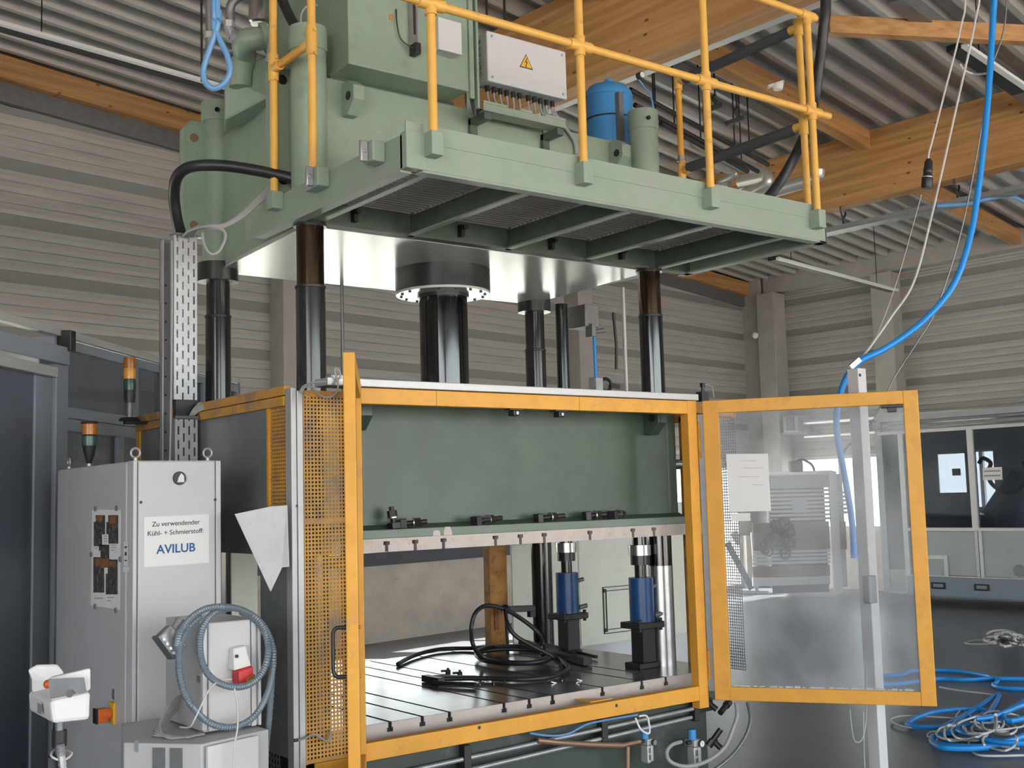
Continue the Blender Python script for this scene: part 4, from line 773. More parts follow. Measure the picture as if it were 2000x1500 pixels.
part('connector_body', MB().ob(q, a1 * .035, a2 * .052, a3 * .022), 'galv', pl_, 0.008); part('connector_rim', MB().ob(q - a1 * .035, a1 * .006, a2 * .055, a3 * .025), 'galv_dark', pl_, 0.003)
for k in range(4): part('pin', MB().cyl(q - a1 * .03 + a2 * (k - 1.5) * .022 + a3 * .022, q - a1 * .03 + a2 * (k - 1.5) * .022 + a3 * .03, .006, seg=8), 'white', pl_)
part('cable_neck', MB().cyl(q + a1 * .03 + a2 * .025, q + a1 * .085 + a2 * .035, .014, seg=12), 'galv', pl_)
m = MB()
for k in range(6):
    e = k * .010; m.tube(spline([(1.79, 4.55 + e, .96 - .012 * k), (1.70, 4.47 + e, .94 - .018 * k), (1.64 - e * .6, 4.42, .88 - .008 * k), (1.635 + e * .8, 4.34, .838), (1.70, 4.30 - e * .3, .837), (1.77, 4.30 + e, .837)], 6), .0042, 6)
one('cable_loop', m, 'grey_cable', 'bundle of thin grey cables lying on the lower grey box', 'cable')
m = MB().tube(spline([cy(452, 1327, -.05), cy(430, 1330, -.06), cy(410, 1345, -.08), cy(393, 1378, -.09), cy(380, 1405, -.09), cy(370, 1420, -.06), cy(352, 1420, 0)], 7), .0036, 6).tube(spline([cy(458, 1345, -.08), cy(464, 1380, -.09), cy(464, 1420, -.10), cy(458, 1460, -.10), cy(456, 1540, -.1)], 7), .0036, 6)
one('thin_cable', m, 'white_cable', 'thin pale cable draped over the conduit coil', 'cable')
# white tray on a stand
tq = aD(115, 1370, 3.85)
tr = thing('handset_holder', 'white moulded plastic holder with an open recess on a thin stand, bottom left', 'holder', (tq.x, tq.y, 0))
def td(px, py_, d): return aD(px, py_, d)
F0, F1 = 3.62, 3.95
part('holder_body', MB().hexa([td(103, 1414, F0), td(175, 1406, F0 + .05), td(150, 1385, F1), td(58, 1390, F1), td(97, 1369, F0), td(177, 1351, F0 + .05), td(150, 1330, F1), td(55, 1350, F1)]), 'white', tr, 0.012)
part('holder_shell', MB().hexa([td(97, 1369, F0), td(177, 1349, F0 + .05), td(174, 1340, F1 - .1), td(97, 1352, F1 - .1), td(94, 1324, F0 + .03), td(177, 1304, F0 + .05), td(174, 1304, F1 - .1), td(97, 1322, F1 - .1)]), 'white', tr, 0.008)
part('recess', MB().prism([td(94, 1326, F0 - .01), td(164, 1323, F0 + .0), td(169, 1350, F0 + .0), td(98, 1366, F0 - .01)], (ray(130, 1340) * .006)), 'galv_dark', tr, 0.0, label='dark plate painted as the shaded recess')  # flat dark plate stands in for shade inside the holder
part('back_wing', MB().prism([td(54, 1308, F1 - .05), td(72, 1298, F1 - .03), td(112, 1297, F1), td(124, 1312, F1), td(122, 1345, F1), td(62, 1352, F1 - .05), td(62, 1328, F1 - .05)], ray(90, 1320) * .05), 'white', tr, 0.008)
part('side_label', MB().prism([td(73, 1372, F0 + .115), td(81, 1377, F0 + .095), td(81, 1396, F0 + .095), td(73, 1392, F0 + .115)], ray(77, 1385) * -.004), 'galv', tr); part('coin', MB().cyl(td(136, 1356, F0 - .02), td(136, 1354, F0 - .012), .011, seg=14), 'bright_steel', tr); part('orange_knob', MB().ball(td(93, 1336, F0 + .1), .014), 'orange_knob', tr)
sp = td(116, 1420, 3.78); part('stand_pole', MB().cyl((sp.x, sp.y, 0), (sp.x, sp.y, sp.z + .02), .014, seg=14), 'galv_dark', tr); part('clamp', MB().cyl((sp.x, sp.y, sp.z - .06), (sp.x, sp.y, sp.z - .01), .024, seg=12), 'black', tr); part('clamp_screw', MB().box(sp.x - .04, sp.x + .01, sp.y - .02, sp.y + .02, sp.z - .13, sp.z - .09), 'black', tr)
part('stand_tube', MB().tube(spline([(sp.x - .005, sp.y - .03, sp.z - .05), (sp.x + .0, sp.y - .04, sp.z - .12), (sp.x + .015, sp.y - .04, sp.z - .25), (sp.x + .02, sp.y - .03, sp.z - .6)], 12), .013, 8, rib=.1), 'galv', tr); part('cable_tie', MB().tube(spline([(sp.x - .03, sp.y - .02, sp.z - .085), (sp.x, sp.y - .04, sp.z - .10), (sp.x + .035, sp.y - .02, sp.z - .085), (sp.x, sp.y + .03, sp.z - .075)], 4, True), .004, 6, True), 'white_cable', tr)
# signal towers
b1 = aD(174, 905, 5.55); 
def tower(n, base, lb, segs, stem=0.0, stem_h=0.0):
    o = thing('signal_tower', lb, 'light', base); z = base.z
    for nm, mt_, r0, r1, h in segs:
        part(nm, MB().lathe((base.x, base.y, z), (0, 0, 1), [(r0, 0), ((r0 + r1) / 2 * 1.06, h * .45), (r1, h)], 22), mt_, o); z += h
    return o
tower(0, Vector((b1.x, b1.y, 1.905)), 'dark bullet shaped signal tower on top of the tall cabinet', [('foot', 'galv', .012, .012, .012), ('tower_base', 'black', .010, .033, .085), ('green_lens', 'lens_green', .033, .034, .048), ('ring', 'black', .036, .036, .006), ('amber_lens', 'amber', .034, .034, .052), ('top_cap', 'black', .038, .038, .012)])
b2 = aD(253, 822, 6.75)
t2 = tower(1, b2, 'slim signal tower with amber and green lenses on the rear cage corner', [('mounting_foot', 'black', .062, .05, .018), ('stem', 'galv_dark', .018, .018, .09), ('tower_base', 'black', .032, .034, .072), ('green_lens', 'lens_green', .034, .034, .066), ('amber_lens', 'amber_light', .034, .034, .062), ('amber_lens', 'amber', .034, .034, .062), ('top_cap', 'galv_dark', .030, .028, .008)])
part('mount_arm', MB().box(b2.x - .03, 2.46, b2.y - .02, b2.y + .02, b2.z - .02, b2.z), 'black', t2)
# bent white sheet hung at the cage corner
sh = thing('plastic_sheet', 'creased whitish plastic sheet hanging from the cage left corner', 'sheet', aD(515, 1090, 5.1))
A = [aD(458, 1004, 5.15), aD(530, 989, 5.2), aD(560, 987, 5.22), aD(564, 1107, 5.2), aD(550, 1108, 5.16), aD(528, 1155, 5.1)]
part('sheet', MB().prism([A[0], A[1], A[4], A[5]], (.002, -.002, 0)).prism([A[1], A[2], A[3], A[4]], (.002, -.002, 0)), 'paper_grey', sh)
# ================================================================== VERTICAL CABLE TRAYS LEFT OF THE CAGE
def slotted(mb, o, ex, w, z0, z1, cols=4, pitch=.075, sl=.045, sw=.009):
    """upright plate with staggered rows of slots, real openings"""
    o = V3(o); ex = V3(ex).normalized(); ey = ex.cross(ZZ); cw = w / cols
    xs = [(i + .5) * cw for i in range(cols)]
    e = [0.0] + [v for x in xs for v in (x - sw / 2, x + sw / 2)] + [w]
    for a, b in zip(e[::2], e[1::2]): mb.ob(o + ex * (a + b) / 2 + ZZ * (z0 + z1) / 2, ex * (b - a) / 2, ey * .001, ZZ * (z1 - z0) / 2)
    for i, x in enumerate(xs):
        z = z0 - (pitch / 2 if i % 2 else 0)
        while z < z1:
            a, b = max(z, z0), min(z + pitch - sl, z1)
            if b > a: mb.ob(o + ex * x + ZZ * (a + b) / 2, ex * sw / 2, ey * .001, ZZ * (b - a) / 2)
            z += pitch
    return mb
TY = 5.93
def tray(lb, pxl, pxr, pyt, pyb, y):
    a = aY(pxl, pyt, y); b = aY(pxr, pyt, y); zb = aY(pxl, pyb, y).z
    o = thing('cable_tray', lb, 'cable tray', ((a.x + b.x) / 2, y, zb))
    part('slotted_plate', slotted(MB(), (a.x, y, 0), XX, b.x - a.x, zb, a.z), 'galv', o)
    part('tray_flange', MB().box(a.x - .003, a.x, y, y + .06, zb, a.z), 'galv', o); part('tray_flange', MB().box(b.x, b.x + .003, y, y + .06, zb, a.z), 'galv', o)
    return o, a, b, zb
o, a, b, zb = tray('tall slotted steel cable tray rising to the press crown', 341, 384, 457, 780, TY)
part('top_edge', MB().box(a.x - .004, b.x + .006, TY - .012, TY + .06, a.z - .004, a.z + .008), 'galv_dark', o)
o, a, b, zb = tray('lower slotted steel cable tray just behind the tall cabinet', 343, 385, 815, 1000, TY - .03)
part('top_edge', MB().cyl((a.x - .004, TY - .035, a.z), (b.x + .004, TY - .035, a.z), .010, seg=10), 'galv_dark', o)
a = aY(345, 780, TY); b = aY(381, 816, TY); part('black_sleeve', MB().box(a.x, b.x, TY + .01, TY + .05, b.z, a.z), 'black', o)
a = aY(314, 472, TY + .12); b = aY(334, 472, TY + .12)
rl = thing('tray_rail', 'tall grey steel channel rail beside the slotted cable tray', 'rail', ((a.x + b.x) / 2, TY + .14, 0))
part('rail_web', MB().box(a.x, b.x, TY + .13, TY + .136, 0, a.z), 'galv_dark', rl); part('rail_flange', MB().box(a.x, a.x + .006, TY + .09, TY + .136, 0, a.z + .005).box(b.x - .004, b.x, TY + .10, TY + .136, 0, a.z - .01), 'galv', rl)
for k in range(26): z = .4 + k * .1; part('rail_hole', MB().cyl((b.x - .025, TY + .13, z), (b.x - .025, TY + .128, z), .006, seg=8), 'black', rl)
m = MB().tube(spline([aY(336, 470, TY + .02), aY(336, 600, TY), aY(334, 800, TY - .02), aY(332, 905, TY - .02)], 5), .006, 6); one('cable', m, 'grey_cable', 'thin grey cable running down between rail and slotted tray', 'cable')
m = MB()
for k in range(4): m.tube(spline([aY(371 + k * 2, 812, TY - .01), aY(378 + k * 2, 800 + 2 * k, TY - .03), aY(392 + k, 786 + 3 * k, TY - .02), (XL_ - .02, 5.9, 2.20 + .008 * k), (XL_ + .06, 5.8, 2.26)], 4), .006, 6)
one('cable_bundle', m, 'grey_cable', 'grey cables bending from the slotted tray onto the cage side bar', 'cable')
# big black hose arch and cable bunch
m = MB().tube(spline([aY(352, 452, 5.95), aY(345, 425, 5.9), aY(340, 385, 5.85), aY(344, 350, 5.75), aY(362, 330, 5.68), aY(395, 323, 5.6), aY(440, 324, 5.56), aY(490, 331, 5.53), aY(540, 341, 5.5), aY(578, 350, 5.45)], 7), .030, 14)
one('black_hose', m, 'rubber', 'thick black hose arching from the slotted tray to the platform', 'hose')
m = MB()
for k in range(5):
    m.tube(spline([aY(358 + 5 * k, 462, 5.9), aY(372 + 4 * k, 450 - 2 * k, 5.8), aY(405 + 3 * k, 441 + 2 * k, 5.7), aY(440, 438 + k, 5.65), aY(475, 415 + 2 * k, 5.62), aY(505, 385 + 3 * k, 5.6), aY(533, 358 + 4 * k, 5.58)], 6), .008, 6)
m.tube(spline([aY(395, 455, 5.65), aY(400, 480, 5.62), aY(412, 496, 5.6), aY(428, 490, 5.6), aY(440, 465, 5.6), aY(436, 450, 5.6), aY(415, 443, 5.62)], 6), .008, 6)
one('cable_bunch', m, 'grey_cable', 'bunch of grey cables looping over the top of the slotted tray', 'cable')
# ================================================================== HYDRAULICS ON TOP LEFT OF THE CROWN
hv = thing('hydraulic_valve', 'green flanged hydraulic elbow with pipe fittings on top of the crown', 'valve', aD(505, 190, 6.5))
c1 = aD(512, 75, 6.45); fdir = Vector((.85, -.35, .25)).normalized()
part('flange', MB().cyl(c1, c1 + fdir * .035, .085, seg=28), 'green', hv)
fx_, fy_ = frame(fdir)
for k in range(8):
    a = k * math.pi / 4; p = c1 + (fx_ * math.cos(a) + fy_ * math.sin(a)) * .068 + fdir * .035; part('flange_bolt', MB().cyl(p, p + fdir * .004, .010, seg=10), 'black', hv)
part('flange_ring', MB().cyl(c1 + fdir * .034, c1 + fdir * .045, .045, seg=22), 'green', hv)
part('elbow', MB().tube(spline([c1, c1 - fdir * .10, aD(478, 110, 6.55), aD(470, 135, 6.55), aD(470, 170, 6.55)], 5), .065, 20), 'green', hv)
part('pedestal', MB().prism([aD(440, 150, 6.6), aD(490, 120, 6.6), aD(524, 110, 6.5), aD(524, 190, 6.5), aD(440, 235, 6.75)], Vector((.1, .25, 0))), 'green', hv, 0.01)
def tubes(n, pts, r, mt_): part(n, MB().tube(spline(pts, 6), r, 12), mt_, hv)
p0 = aD(458, 78, 6.4)
part('hex_fitting', MB().lathe(aD(470, 74, 6.4), aD(448, 66, 6.4) - aD(470, 74, 6.4), [(.034, 0), (.034, .05)], 6), 'galv', hv); part('elbow_fitting', MB().cyl(aD(455, 72, 6.4), aD(446, 50, 6.4), .028, seg=12).cyl(aD(455, 72, 6.4), aD(482, 80, 6.42), .026, seg=12), 'galv', hv, 0); part('hex_fitting', MB().lathe(aD(448, 53, 6.4), aD(448, 40, 6.4) - aD(448, 53, 6.4), [(.032, 0), (.032, .034)], 6), 'alu', hv)
part('steel_pipe', MB().tube(spline([aD(450, 42, 6.4), aD(449, 22, 6.4), aD(455, 4, 6.4), aD(475, -8, 6.42), aD(530, -14, 6.5)], 6), .026, 12), 'galv_dark', hv)
part('steel_pipe', MB().cyl(aD(410, 72, 6.5), aD(408, -20, 6.5), .024, seg=12), 'galv_dark', hv); part('hex_fitting', MB().lathe(aD(410, 76, 6.5), ZZ, [(.034, 0), (.034, .035)], 6), 'alu', hv)
part('side_fitting', MB().cyl(aD(412, 92, 6.5), aD(470, 104, 6.55), .034, seg=12).cyl(aD(410, 98, 6.5), aD(410, 74, 6.5), .026, seg=10), 'galv_dark', hv)
part('filter_can', MB().lathe(aD(507, 48, 6.6), ZZ, [(.05, 0), (.062, .012), (.062, .35)], 26), 'bright_steel', hv)
part('black_hose', MB().tube(spline([aD(548, -10, 6.4), aD(560, 20, 6.4), aD(575, 48, 6.35), aD(590, 60, 6.3)], 6), .028, 12), 'rubber', hv); part('thin_wire', MB().tube(spline([aD(590, 55, 6.3), aD(588, 30, 6.3), aD(600, 12, 6.3), aD(620, 10, 6.3)], 6), .006, 6), 'grey_cable', hv)
part('wire_bunch', MB().tube(spline([aD(522, 122, 6.3), aD(527, 90, 6.3), aD(534, 40, 6.3), aD(536, -10, 6.3)], 4), .012, 8), 'grey_cable', hv)
m = MB().tube(spline([up(aD(418, -20, 5.9)), aD(418, -20, 5.9), aD(420, 20, 5.9), aD(418, 50, 5.9), aD(428, 75, 5.9), aD(444, 110, 5.9), aD(449, 140, 5.9), aD(438, 163, 5.9), aD(418, 173, 5.9), aD(402, 162, 5.9), aD(397, 140, 5.9), aD(404, 112, 5.9), aD(416, 78, 5.9), aD(426, 45, 5.9), aD(428, 20, 5.9), aD(424, -20, 5.9), up(aD(424, -20, 5.9))], 7), .0155, 10)
one('air_hose', m, 'blue_pale', 'pale blue air hose hanging in a teardrop loop at top left', 'hose')
# ================================================================== THINGS ON THE SLIDE LEDGE
def tbolt(lb, px, py_, up, tilt, L=.10):
    L *= 1.0 if up else 1.55
    o = thing('clamping_bolt', lb, 'bolt', aY(px, py_, 5.09), 'clamping bolts lying on the slide ledge')
    p = V3(o.location); p.z = zl
    d = (Vector((math.sin(tilt), .1, math.cos(tilt))) if up else Vector((math.cos(tilt), math.sin(tilt), .06))).normalized(); x, y = frame(d)
    c = p + (ZZ * .0 if up else ZZ * .028)
    if not up: c = c - d * L / 2
    part('bolt_head', MB().ob(c + d * .016, x * .028, y * .025, d * .017), 'black_iron', o, 0.003)
    part('shank', MB().cyl(c + d * .028, c + d * L, .013, seg=12), 'black_iron', o)
    part('washer', MB().cyl(c + d * (L * .48), c + d * (L * .48 + .006), .029, seg=18), 'bright_steel', o); part('nut', MB().lathe(c + d * (L * .48 + .007), d, [(.026, 0), (.026, .032)], 6), 'black_iron', o)
    return o
tbolt('black clamping bolt standing upright on the slide ledge, leftmost', 770, 1030, True, -.08, .115)
tbolt('black clamping bolt lying beside the upright one on the ledge', 808, 1027, False, -.5, .09)
tbolt('black clamping bolt lying left of the ledge middle, washer tilted', 953, 1020, False, .15, .135)
tbolt('black clamping bolt lying flat over the middle of the ledge', 1075, 1012, False, -.1, .125)
tbolt('black clamping bolt lying at the right, square end left', 1162, 1007, False, -.25, .09); tbolt('black clamping bolt lying farthest right with slanted washer', 1207, 1003, False, .3, .10)
# ================================================================== THINGS ON THE BOLSTER
def cyl_unit(lb, px, py_, pg):
    q = aZ(px, py_, ZB); x, y = q.x, q.y
    o = thing('gas_spring', lb, 'cylinder', (x, y, ZB), 'spring cylinders at the back of the bolster')
    part('base_block', MB().box(x - .10, x + .06, y - .07, y + .07, ZB, ZB + .035), 'black_iron', o, 0.004)
    part('stand', MB().box(x - .052, x + .055, y - .055, y + .055, ZB + .035, ZB + .245), 'black_iron', o, 0.004)
    part('flange_plate', MB().box(x - .11, x + .11, y - .09, y + .09, ZB + .245, ZB + .285), 'black_iron', o, 0.006)
    for sx in (-1, 1): part('flange_bolt', MB().cyl((x + sx * .09, y - .07, ZB + .23), (x + sx * .09, y - .07, ZB + .305), .012, seg=8), 'black_iron', o)
    part('cylinder_body', MB().cyl((x, y, ZB + .285), (x, y, ZB + .56), .078, seg=30), 'blue_cyl', o); part('port', MB().cyl((x + .07, y - .03, ZB + .50), (x + .115, y - .04, ZB + .51), .014, seg=10).cyl((x + .06, y - .05, ZB + .32), (x + .12, y - .06, ZB + .33), .016, seg=10), 'galv_dark', o)
    part('neck', MB().cyl((x, y, ZB + .56), (x, y, ZB + .65), .038, seg=20), 'oiled', o); part('lower_collar', MB().cyl((x, y, ZB + .64), (x, y, ZB + .70), .062, seg=24), 'oiled_black', o)
    part('clamp_collar', MB().cyl((x, y, ZB + .70), (x, y, ZB + .765), .072, seg=26), 'bright_steel', o); part('rod', MB().cyl((x, y, ZB + .765), (x, y, 1.445), .046, seg=22), 'chrome', o)
cyl_unit('blue spring cylinder on a black stand behind the hose coil', 1112, 1279, 0); cyl_unit('blue spring cylinder partly behind the bright front right column', 1258, 1303, 0)
def bz(px, py_, h=.02): return aZ(px, py_, ZB + h)
m = MB()
pts = [bz(845, 1327), bz(900, 1325), bz(960, 1325), bz(1020, 1327), bz(1075, 1322), bz(1105, 1310), bz(1108, 1300), bz(1090, 1285), bz(1055, 1270), bz(1000, 1264, .03), bz(950, 1266, .04), bz(930, 1275, .04), bz(945, 1290, .03), bz(1000, 1296, .03), bz(1060, 1293, .03), bz(1075, 1280, .045), bz(1040, 1270, .05), bz(980, 1268, .06), bz(938, 1274, .05), bz(935, 1284, .04), bz(980, 1293, .045), bz(1040, 1294, .05), bz(1072, 1284, .06), bz(1050, 1268, .06), bz(1000, 1262, .06), bz(930, 1266, .02), bz(860, 1268), bz(810, 1280), bz(777, 1297, .015)]
m.tube(spline(pts, 6), .0145, 10)
loop = [bz(1060, 1280, .06), aY(1062, 1262, 6.1), aY(1050, 1235, 6.1), aY(1020, 1210, 6.15), aY(985, 1190, 6.15), aY(950, 1183, 6.15), aY(928, 1198, 6.1), aY(920, 1230, 6.1), aY(925, 1262, 6.05), bz(940, 1285, .05)]
m.tube(spline(loop, 6), .0145, 10)
m.tube(spline([aY(985, 1190, 6.15), aY(990, 1215, 6.05), aY(1005, 1240, 6.0), aY(1040, 1262, 5.95), bz(1085, 1285, .05), bz(1095, 1300, .02)], 6), .0145, 10)
one('hydraulic_hose', m, 'rubber', 'black hydraulic hose coiled with raised loops on the bolster', 'hose')
pl = thing('pry_bar', 'black double prong tool lying at the left end of the hose on the bolster', 'tool', bz(880, 1325))
part('prong', MB().bar(bz(846, 1322), bz(930, 1323), .022, .022), 'black', pl, .004); part('prong', MB().bar(bz(846, 1333), bz(930, 1336), .02, .02), 'black', pl, .004); part('grip_end', MB().box(bz(846, 1328).x - .02, bz(846, 1328).x + .03, bz(846, 1333).y, bz(846, 1322).y, ZB + .002, ZB + .04), 'black', pl, .004)
sw = thing('lamp_arm', 'black adjustable arm standing upright behind the hose coil', 'arm', bz(992, 1268, 0))
p = bz(992, 1268, 0); t = aY(987, 1190, p.y); part('arm_post', MB().cyl(p, t, .012, seg=10), 'black', sw); part('arm_joint', MB().ball(t, .036), 'black', sw); e = aY(1045, 1188, p.y); part('arm_bar', MB().bar(t, e, .04, .045), 'black', sw, .004); part('arm_foot', MB().box(e.x - .06, e.x + .02, p.y - .02, p.y + .02, e.z - .06, e.z - .02), 'black', sw)
m = MB().bar(bz(1020, 1256, .03), bz(1148, 1292, .03), .06, .045).bar(bz(1050, 1255, .02), bz(1165, 1283, .02), .02, .02); one('steel_bars', m, 'black_iron', 'dark steel bars lying beside the hose coil on the bolster', 'bar', kind=None)
m = MB()
for k in range(16): q = bz(1085 + random.uniform(-14, 60), 1331 + random.uniform(-5, 8), .004) if k > 7 else bz(960 + random.uniform(-25, 30), 1331 + random.uniform(-5, 5), .004); d = Vector((random.uniform(-1, 1), random.uniform(-1, 1), .3)).normalized(); m.ob(q, d * random.uniform(.008, .022), d.cross(ZZ) * .003, ZZ * .003)
one('metal_chips', m, 'bright_steel', 'bright metal chips scattered on the bolster', 'chips', kind='stuff')
for lb, px in (('small black bolt lying on the bolster left of the hose end', 875), ('second small black nut lying on the bolster by the tool', 898)): q = bz(px, 1310 + (4 if px > 880 else 0), .012); one('loose_bolt', MB().lathe(q - ZZ * .012, ZZ, [(.016, 0), (.016, .016), (.008, .02), (.008, .03)], 6).cyl(q, q + Vector((-.04, .02, 0)), .007, seg=8), 'black_iron', lb, 'bolt')
# ================================================================== PIPES AND AIR UNITS UNDER THE CAGE FRONT
YP = 5.03
for lb, q0, q1, z_ in (('upper grey pipe running along the press base front', (711, 1525), (1355, 1384), 0), ('lower grey pipe running along the press base front', (711, 1553), (1350, 1401), 1)):
    m = MB().cyl(aY(*q0, YP), aY(*q1, YP), .0125, seg=12); one('pipe', m, 'galv', lb, 'pipe')
for lb, px, py_ in (('dark pipe clamp under the bottom bar left of the middle', 910, 1478), ('dark pipe clamp under the bottom bar with white ties', 1178, 1427), ('dark pipe clamp at the right end of the base pipes', 1358, 1388)):
    q = aY(px, py_, YP); one('pipe_clamp', MB().box(q.x - .022, q.x + .022, YP - .02, YP + .06, q.z - .06, q.z + .06), 'black_iron', lb, 'clamp', bev=.004)
m = MB().tube(spline([aY(1035, 1432, 5.0), aY(1075, 1437, 5.0), aY(1110, 1433, 5.0), aY(1145, 1415, 5.0), aY(1180, 1407, 5.0), aY(1220, 1400, 5.0), aY(1245, 1396, 5.0)], 6), .006, 6); one('air_line', m, 'blue_pale', 'thin blue air line lying on the pipes under the cage', 'hose')
m = MB().tube(spline([aY(1050, 1446, 5.02), aY(1090, 1450, 5.0), aY(1150, 1454, 5.0), aY(1215, 1456, 5.0)], 4), .016, 10).cyl(aY(1215, 1456, 5.0), aY(1250, 1448, 5.0), .013, seg=10).tube([aY(1226, 1458, 5.0), aY(1226, 1475, 5.0), aY(1226, 1520, 5.0)], .013, 10); one('copper_pipe', m, 'copper', 'brown pipe with a tee feeding the left air filter', 'pipe')
def frl(lb, px, py_, sc, cap, gauge):
    q = aY(px, py_, 5.0); o = thing('air_filter', lb, 'air filter', q); s = .001 * sc
    def B(n, a, b, c, d, mt_, y0=-.03, y1=.05, bev=.004): part(n, MB().box(q.x + a * s, q.x + b * s, 5.0 + y0, 5.0 + y1, q.z + c * s, q.z + d * s), mt_, o, bev)
    B('regulator_body', -32, 26, -22, 12, 'alu'); B('bowl_guard', -34, -4, -130, -24, 'alu', -.03, .03, .008); B('bowl_guard', 4, 30, -126, -24, 'alu', -.02, .03, .008)
    for a in (-24, -14): B('guard_slot', a, a + 5, -110, -78, 'black', -.0315, -.02, 0); B('guard_slot', a, a + 5, -68, -38, 'black', -.0315, -.02, 0)
    part('blue_knob', MB().cyl((q.x + cap * s, 5.01, q.z + 10 * s), (q.x + cap * s, 5.01, q.z + 62 * s), 22 * s, seg=18), 'blue_tank', o)
    g = Vector((q.x + gauge * s, 4.965, q.z - 8 * s)); part('gauge', MB().cyl(g, g - YY * .012, 20 * s, seg=20), 'black', o); part('gauge_face', MB().cyl(g - YY * .012, g - YY * .0135, 16 * s, seg=20), 'paper' if sc > 1 else 'galv_dark', o)
    if sc > 1: part('gauge_needle', MB().bar(g - YY * .0145 + ZZ * .012, g - YY * .0145 - ZZ * .004, .002, .001, YY), 'ink', o)
    part('side_fitting', MB().cyl((q.x - 60 * s, 5.0, q.z), (q.x - 30 * s, 5.0, q.z), 11 * s, seg=10).cyl((q.x + 26 * s, 5.0, q.z), (q.x + 50 * s, 5.0, q.z - 2 * s), 9 * s, seg=10), 'black_iron', o)
    return q
frl('left grey air filter unit half hidden behind a hanging white tie', 1265, 1446, .95, -12, 14); qf = frl('right grey air filter unit with a blue knob and white gauge', 1357, 1448, 1.15, -10, 12)
m = MB().tube(spline([aY(1241, 1402, 4.99), aY(1252, 1425, 4.97), aY(1268, 1432, 4.97), aY(1267, 1410, 4.97), aY(1262, 1398, 4.99), aY(1248, 1399, 5.0)], 5), .006, 6); one('cable_tie', m, 'white', 'loose white tie hanging from the base pipes', 'tie')
m = MB().tube(spline([aY(1330, 1449, 4.98), aY(1312, 1455, 4.95), aY(1302, 1470, 4.93), aY(1310, 1488, 4.9), aY(1340, 1497, 4.88), aY(1380, 1487, 4.87), aY(1415, 1460, 4.86), aY(1433, 1420, 4.86), aY(1440, 1395, 4.86), aY(1437, 1372, 4.88)], 7), .012, 10)
one('air_hose', m, 'grey_cable', 'brownish grey hose looping from the right air filter to the door hinge', 'hose')
m = MB().tube(spline([aY(1398, 1502, 4.86), aY(1430, 1475, 4.85), aY(1455, 1440, 4.85), aY(1466, 1405, 4.86), aY(1460, 1372, 4.9)], 7), .011, 10); one('air_hose', m, 'galv_dark', 'outer grey hose bending under the open door hinge', 'hose')
for lb, q0, q1 in (('black hose coupling pointing up right of the air filter', (1392, 1446), (1408, 1424)), ('black hose coupling pointing down under the hinge', (1398, 1452), (1410, 1463)), ('black coupling just below the door hinge, right one', (1418, 1378), (1407, 1392)), ('black star knob at the right end of the base', (1388, 1376), (1400, 1386))):
    a, b = aY(*q0, 4.98), aY(*q1, 4.95); one('coupling', MB().cyl(a, b, .018, seg=12).cyl(a, a + (a - b) * .5, .024, seg=8), 'black', lb, 'coupling')
# ================================================================== GLASS ENCLOSURE AT THE LEFT
EW = Vector((math.sin(math.radians(43.5)), math.cos(math.radians(43.5)), 0)); EN = Vector((EW.y, -EW.x, 0)); EK = 1.1; EP = Vector((1.722 * EK, 6.06 * EK, 0))
def en(s0, s1, z0, z1, t0=-.03, t1=.03):
    s0, s1 = s0 * EK, s1 * EK; z0, z1 = [1.7 + (z - 1.7) * EK if z > .3 else z for z in (z0, z1)]
    return [EP + EW * w + EN * t + ZZ * z for w, t, z in ((s0, t0, z0), (s1, t0, z0), (s1, t1, z0), (s0, t1, z0), (s0, t0, z1), (s1, t0, z1), (s1, t1, z1), (s0, t1, z1))]
ec = thing('glass_enclosure', 'blue grey framed enclosure with smoky panes at the far left', 'enclosure', EP)
def E1(n, a, mt_='encl_blue', bev=.004): return part(n, MB().hexa(en(*a)), mt_, ec, bev)
E1('corner_post', (-.10, .02, 0, 2.52, -.07, .04)); E1('top_rail', (-2.6, 2.62, 2.58, 2.62), 'alu'); E1('top_rail', (0, 2.62, 2.52, 2.57))
E1('mid_rail', (0, 2.62, 2.10, 2.165)); E1('mid_rail', (0, 2.62, 2.167, 2.225)); E1('mullion', (.80, .88, 2.2, 2.55)); E1('mullion', (1.22, 1.28, 2.2, 2.55)); E1('mullion', (.62, .69, .1, 2.12)); E1('mullion', (1.9, 1.98, .1, 2.55)); E1('end_post', (2.56, 2.62, 0, 2.6)); E1('bottom_rail', (-2.6, 2.62, 0, .1))
for a in ((.02, .80, 2.225, 2.52), (.88, 1.22, 2.225, 2.52), (1.28, 1.9, 2.225, 2.52), (1.98, 2.56, 2.225, 2.52), (.02, .62, .1, 2.1), (.69, 1.9, .1, 2.1), (1.98, 2.56, .1, 2.1)): E1('pane', (*a, -.004, .004), 'frost_pane', 0)
E1('door_header', (-2.6, -.02, 2.43, 2.52, -.02, .07)); E1('door_track', (-2.6, -.12, 2.36, 2.41, .0, .06), 'alu'); E1('door_stile', (-.27, -.12, .05, 2.36, -.01, .02)); E1('door_pane', (-2.6, -.27, .05, 2.36, .002, .008), 'navy', 0); E1('door_rail', (-2.6, -.12, .05, .15, -.01, .03))
pc = EP + EW * -.02 + EN * .05; part('corner_block', MB().ob(pc + ZZ * 2.64, EW * .03, EN * .04, ZZ * .06), 'black', ec, .006)
part('cross_rail', MB().bar(EP + EW * -.03 + ZZ * 2.64, EP + EW * -.03 - EN * 1.6 + ZZ * 2.6, .06, .06), 'encl_blue', ec)
back_p = MB().hexa([p - EN * 1.9 for p in en(-2.6, 2.62, 0, 2.0)]); part('rear_panel', back_p, 'navy', ec, label='dark rear panel inside the enclosure')
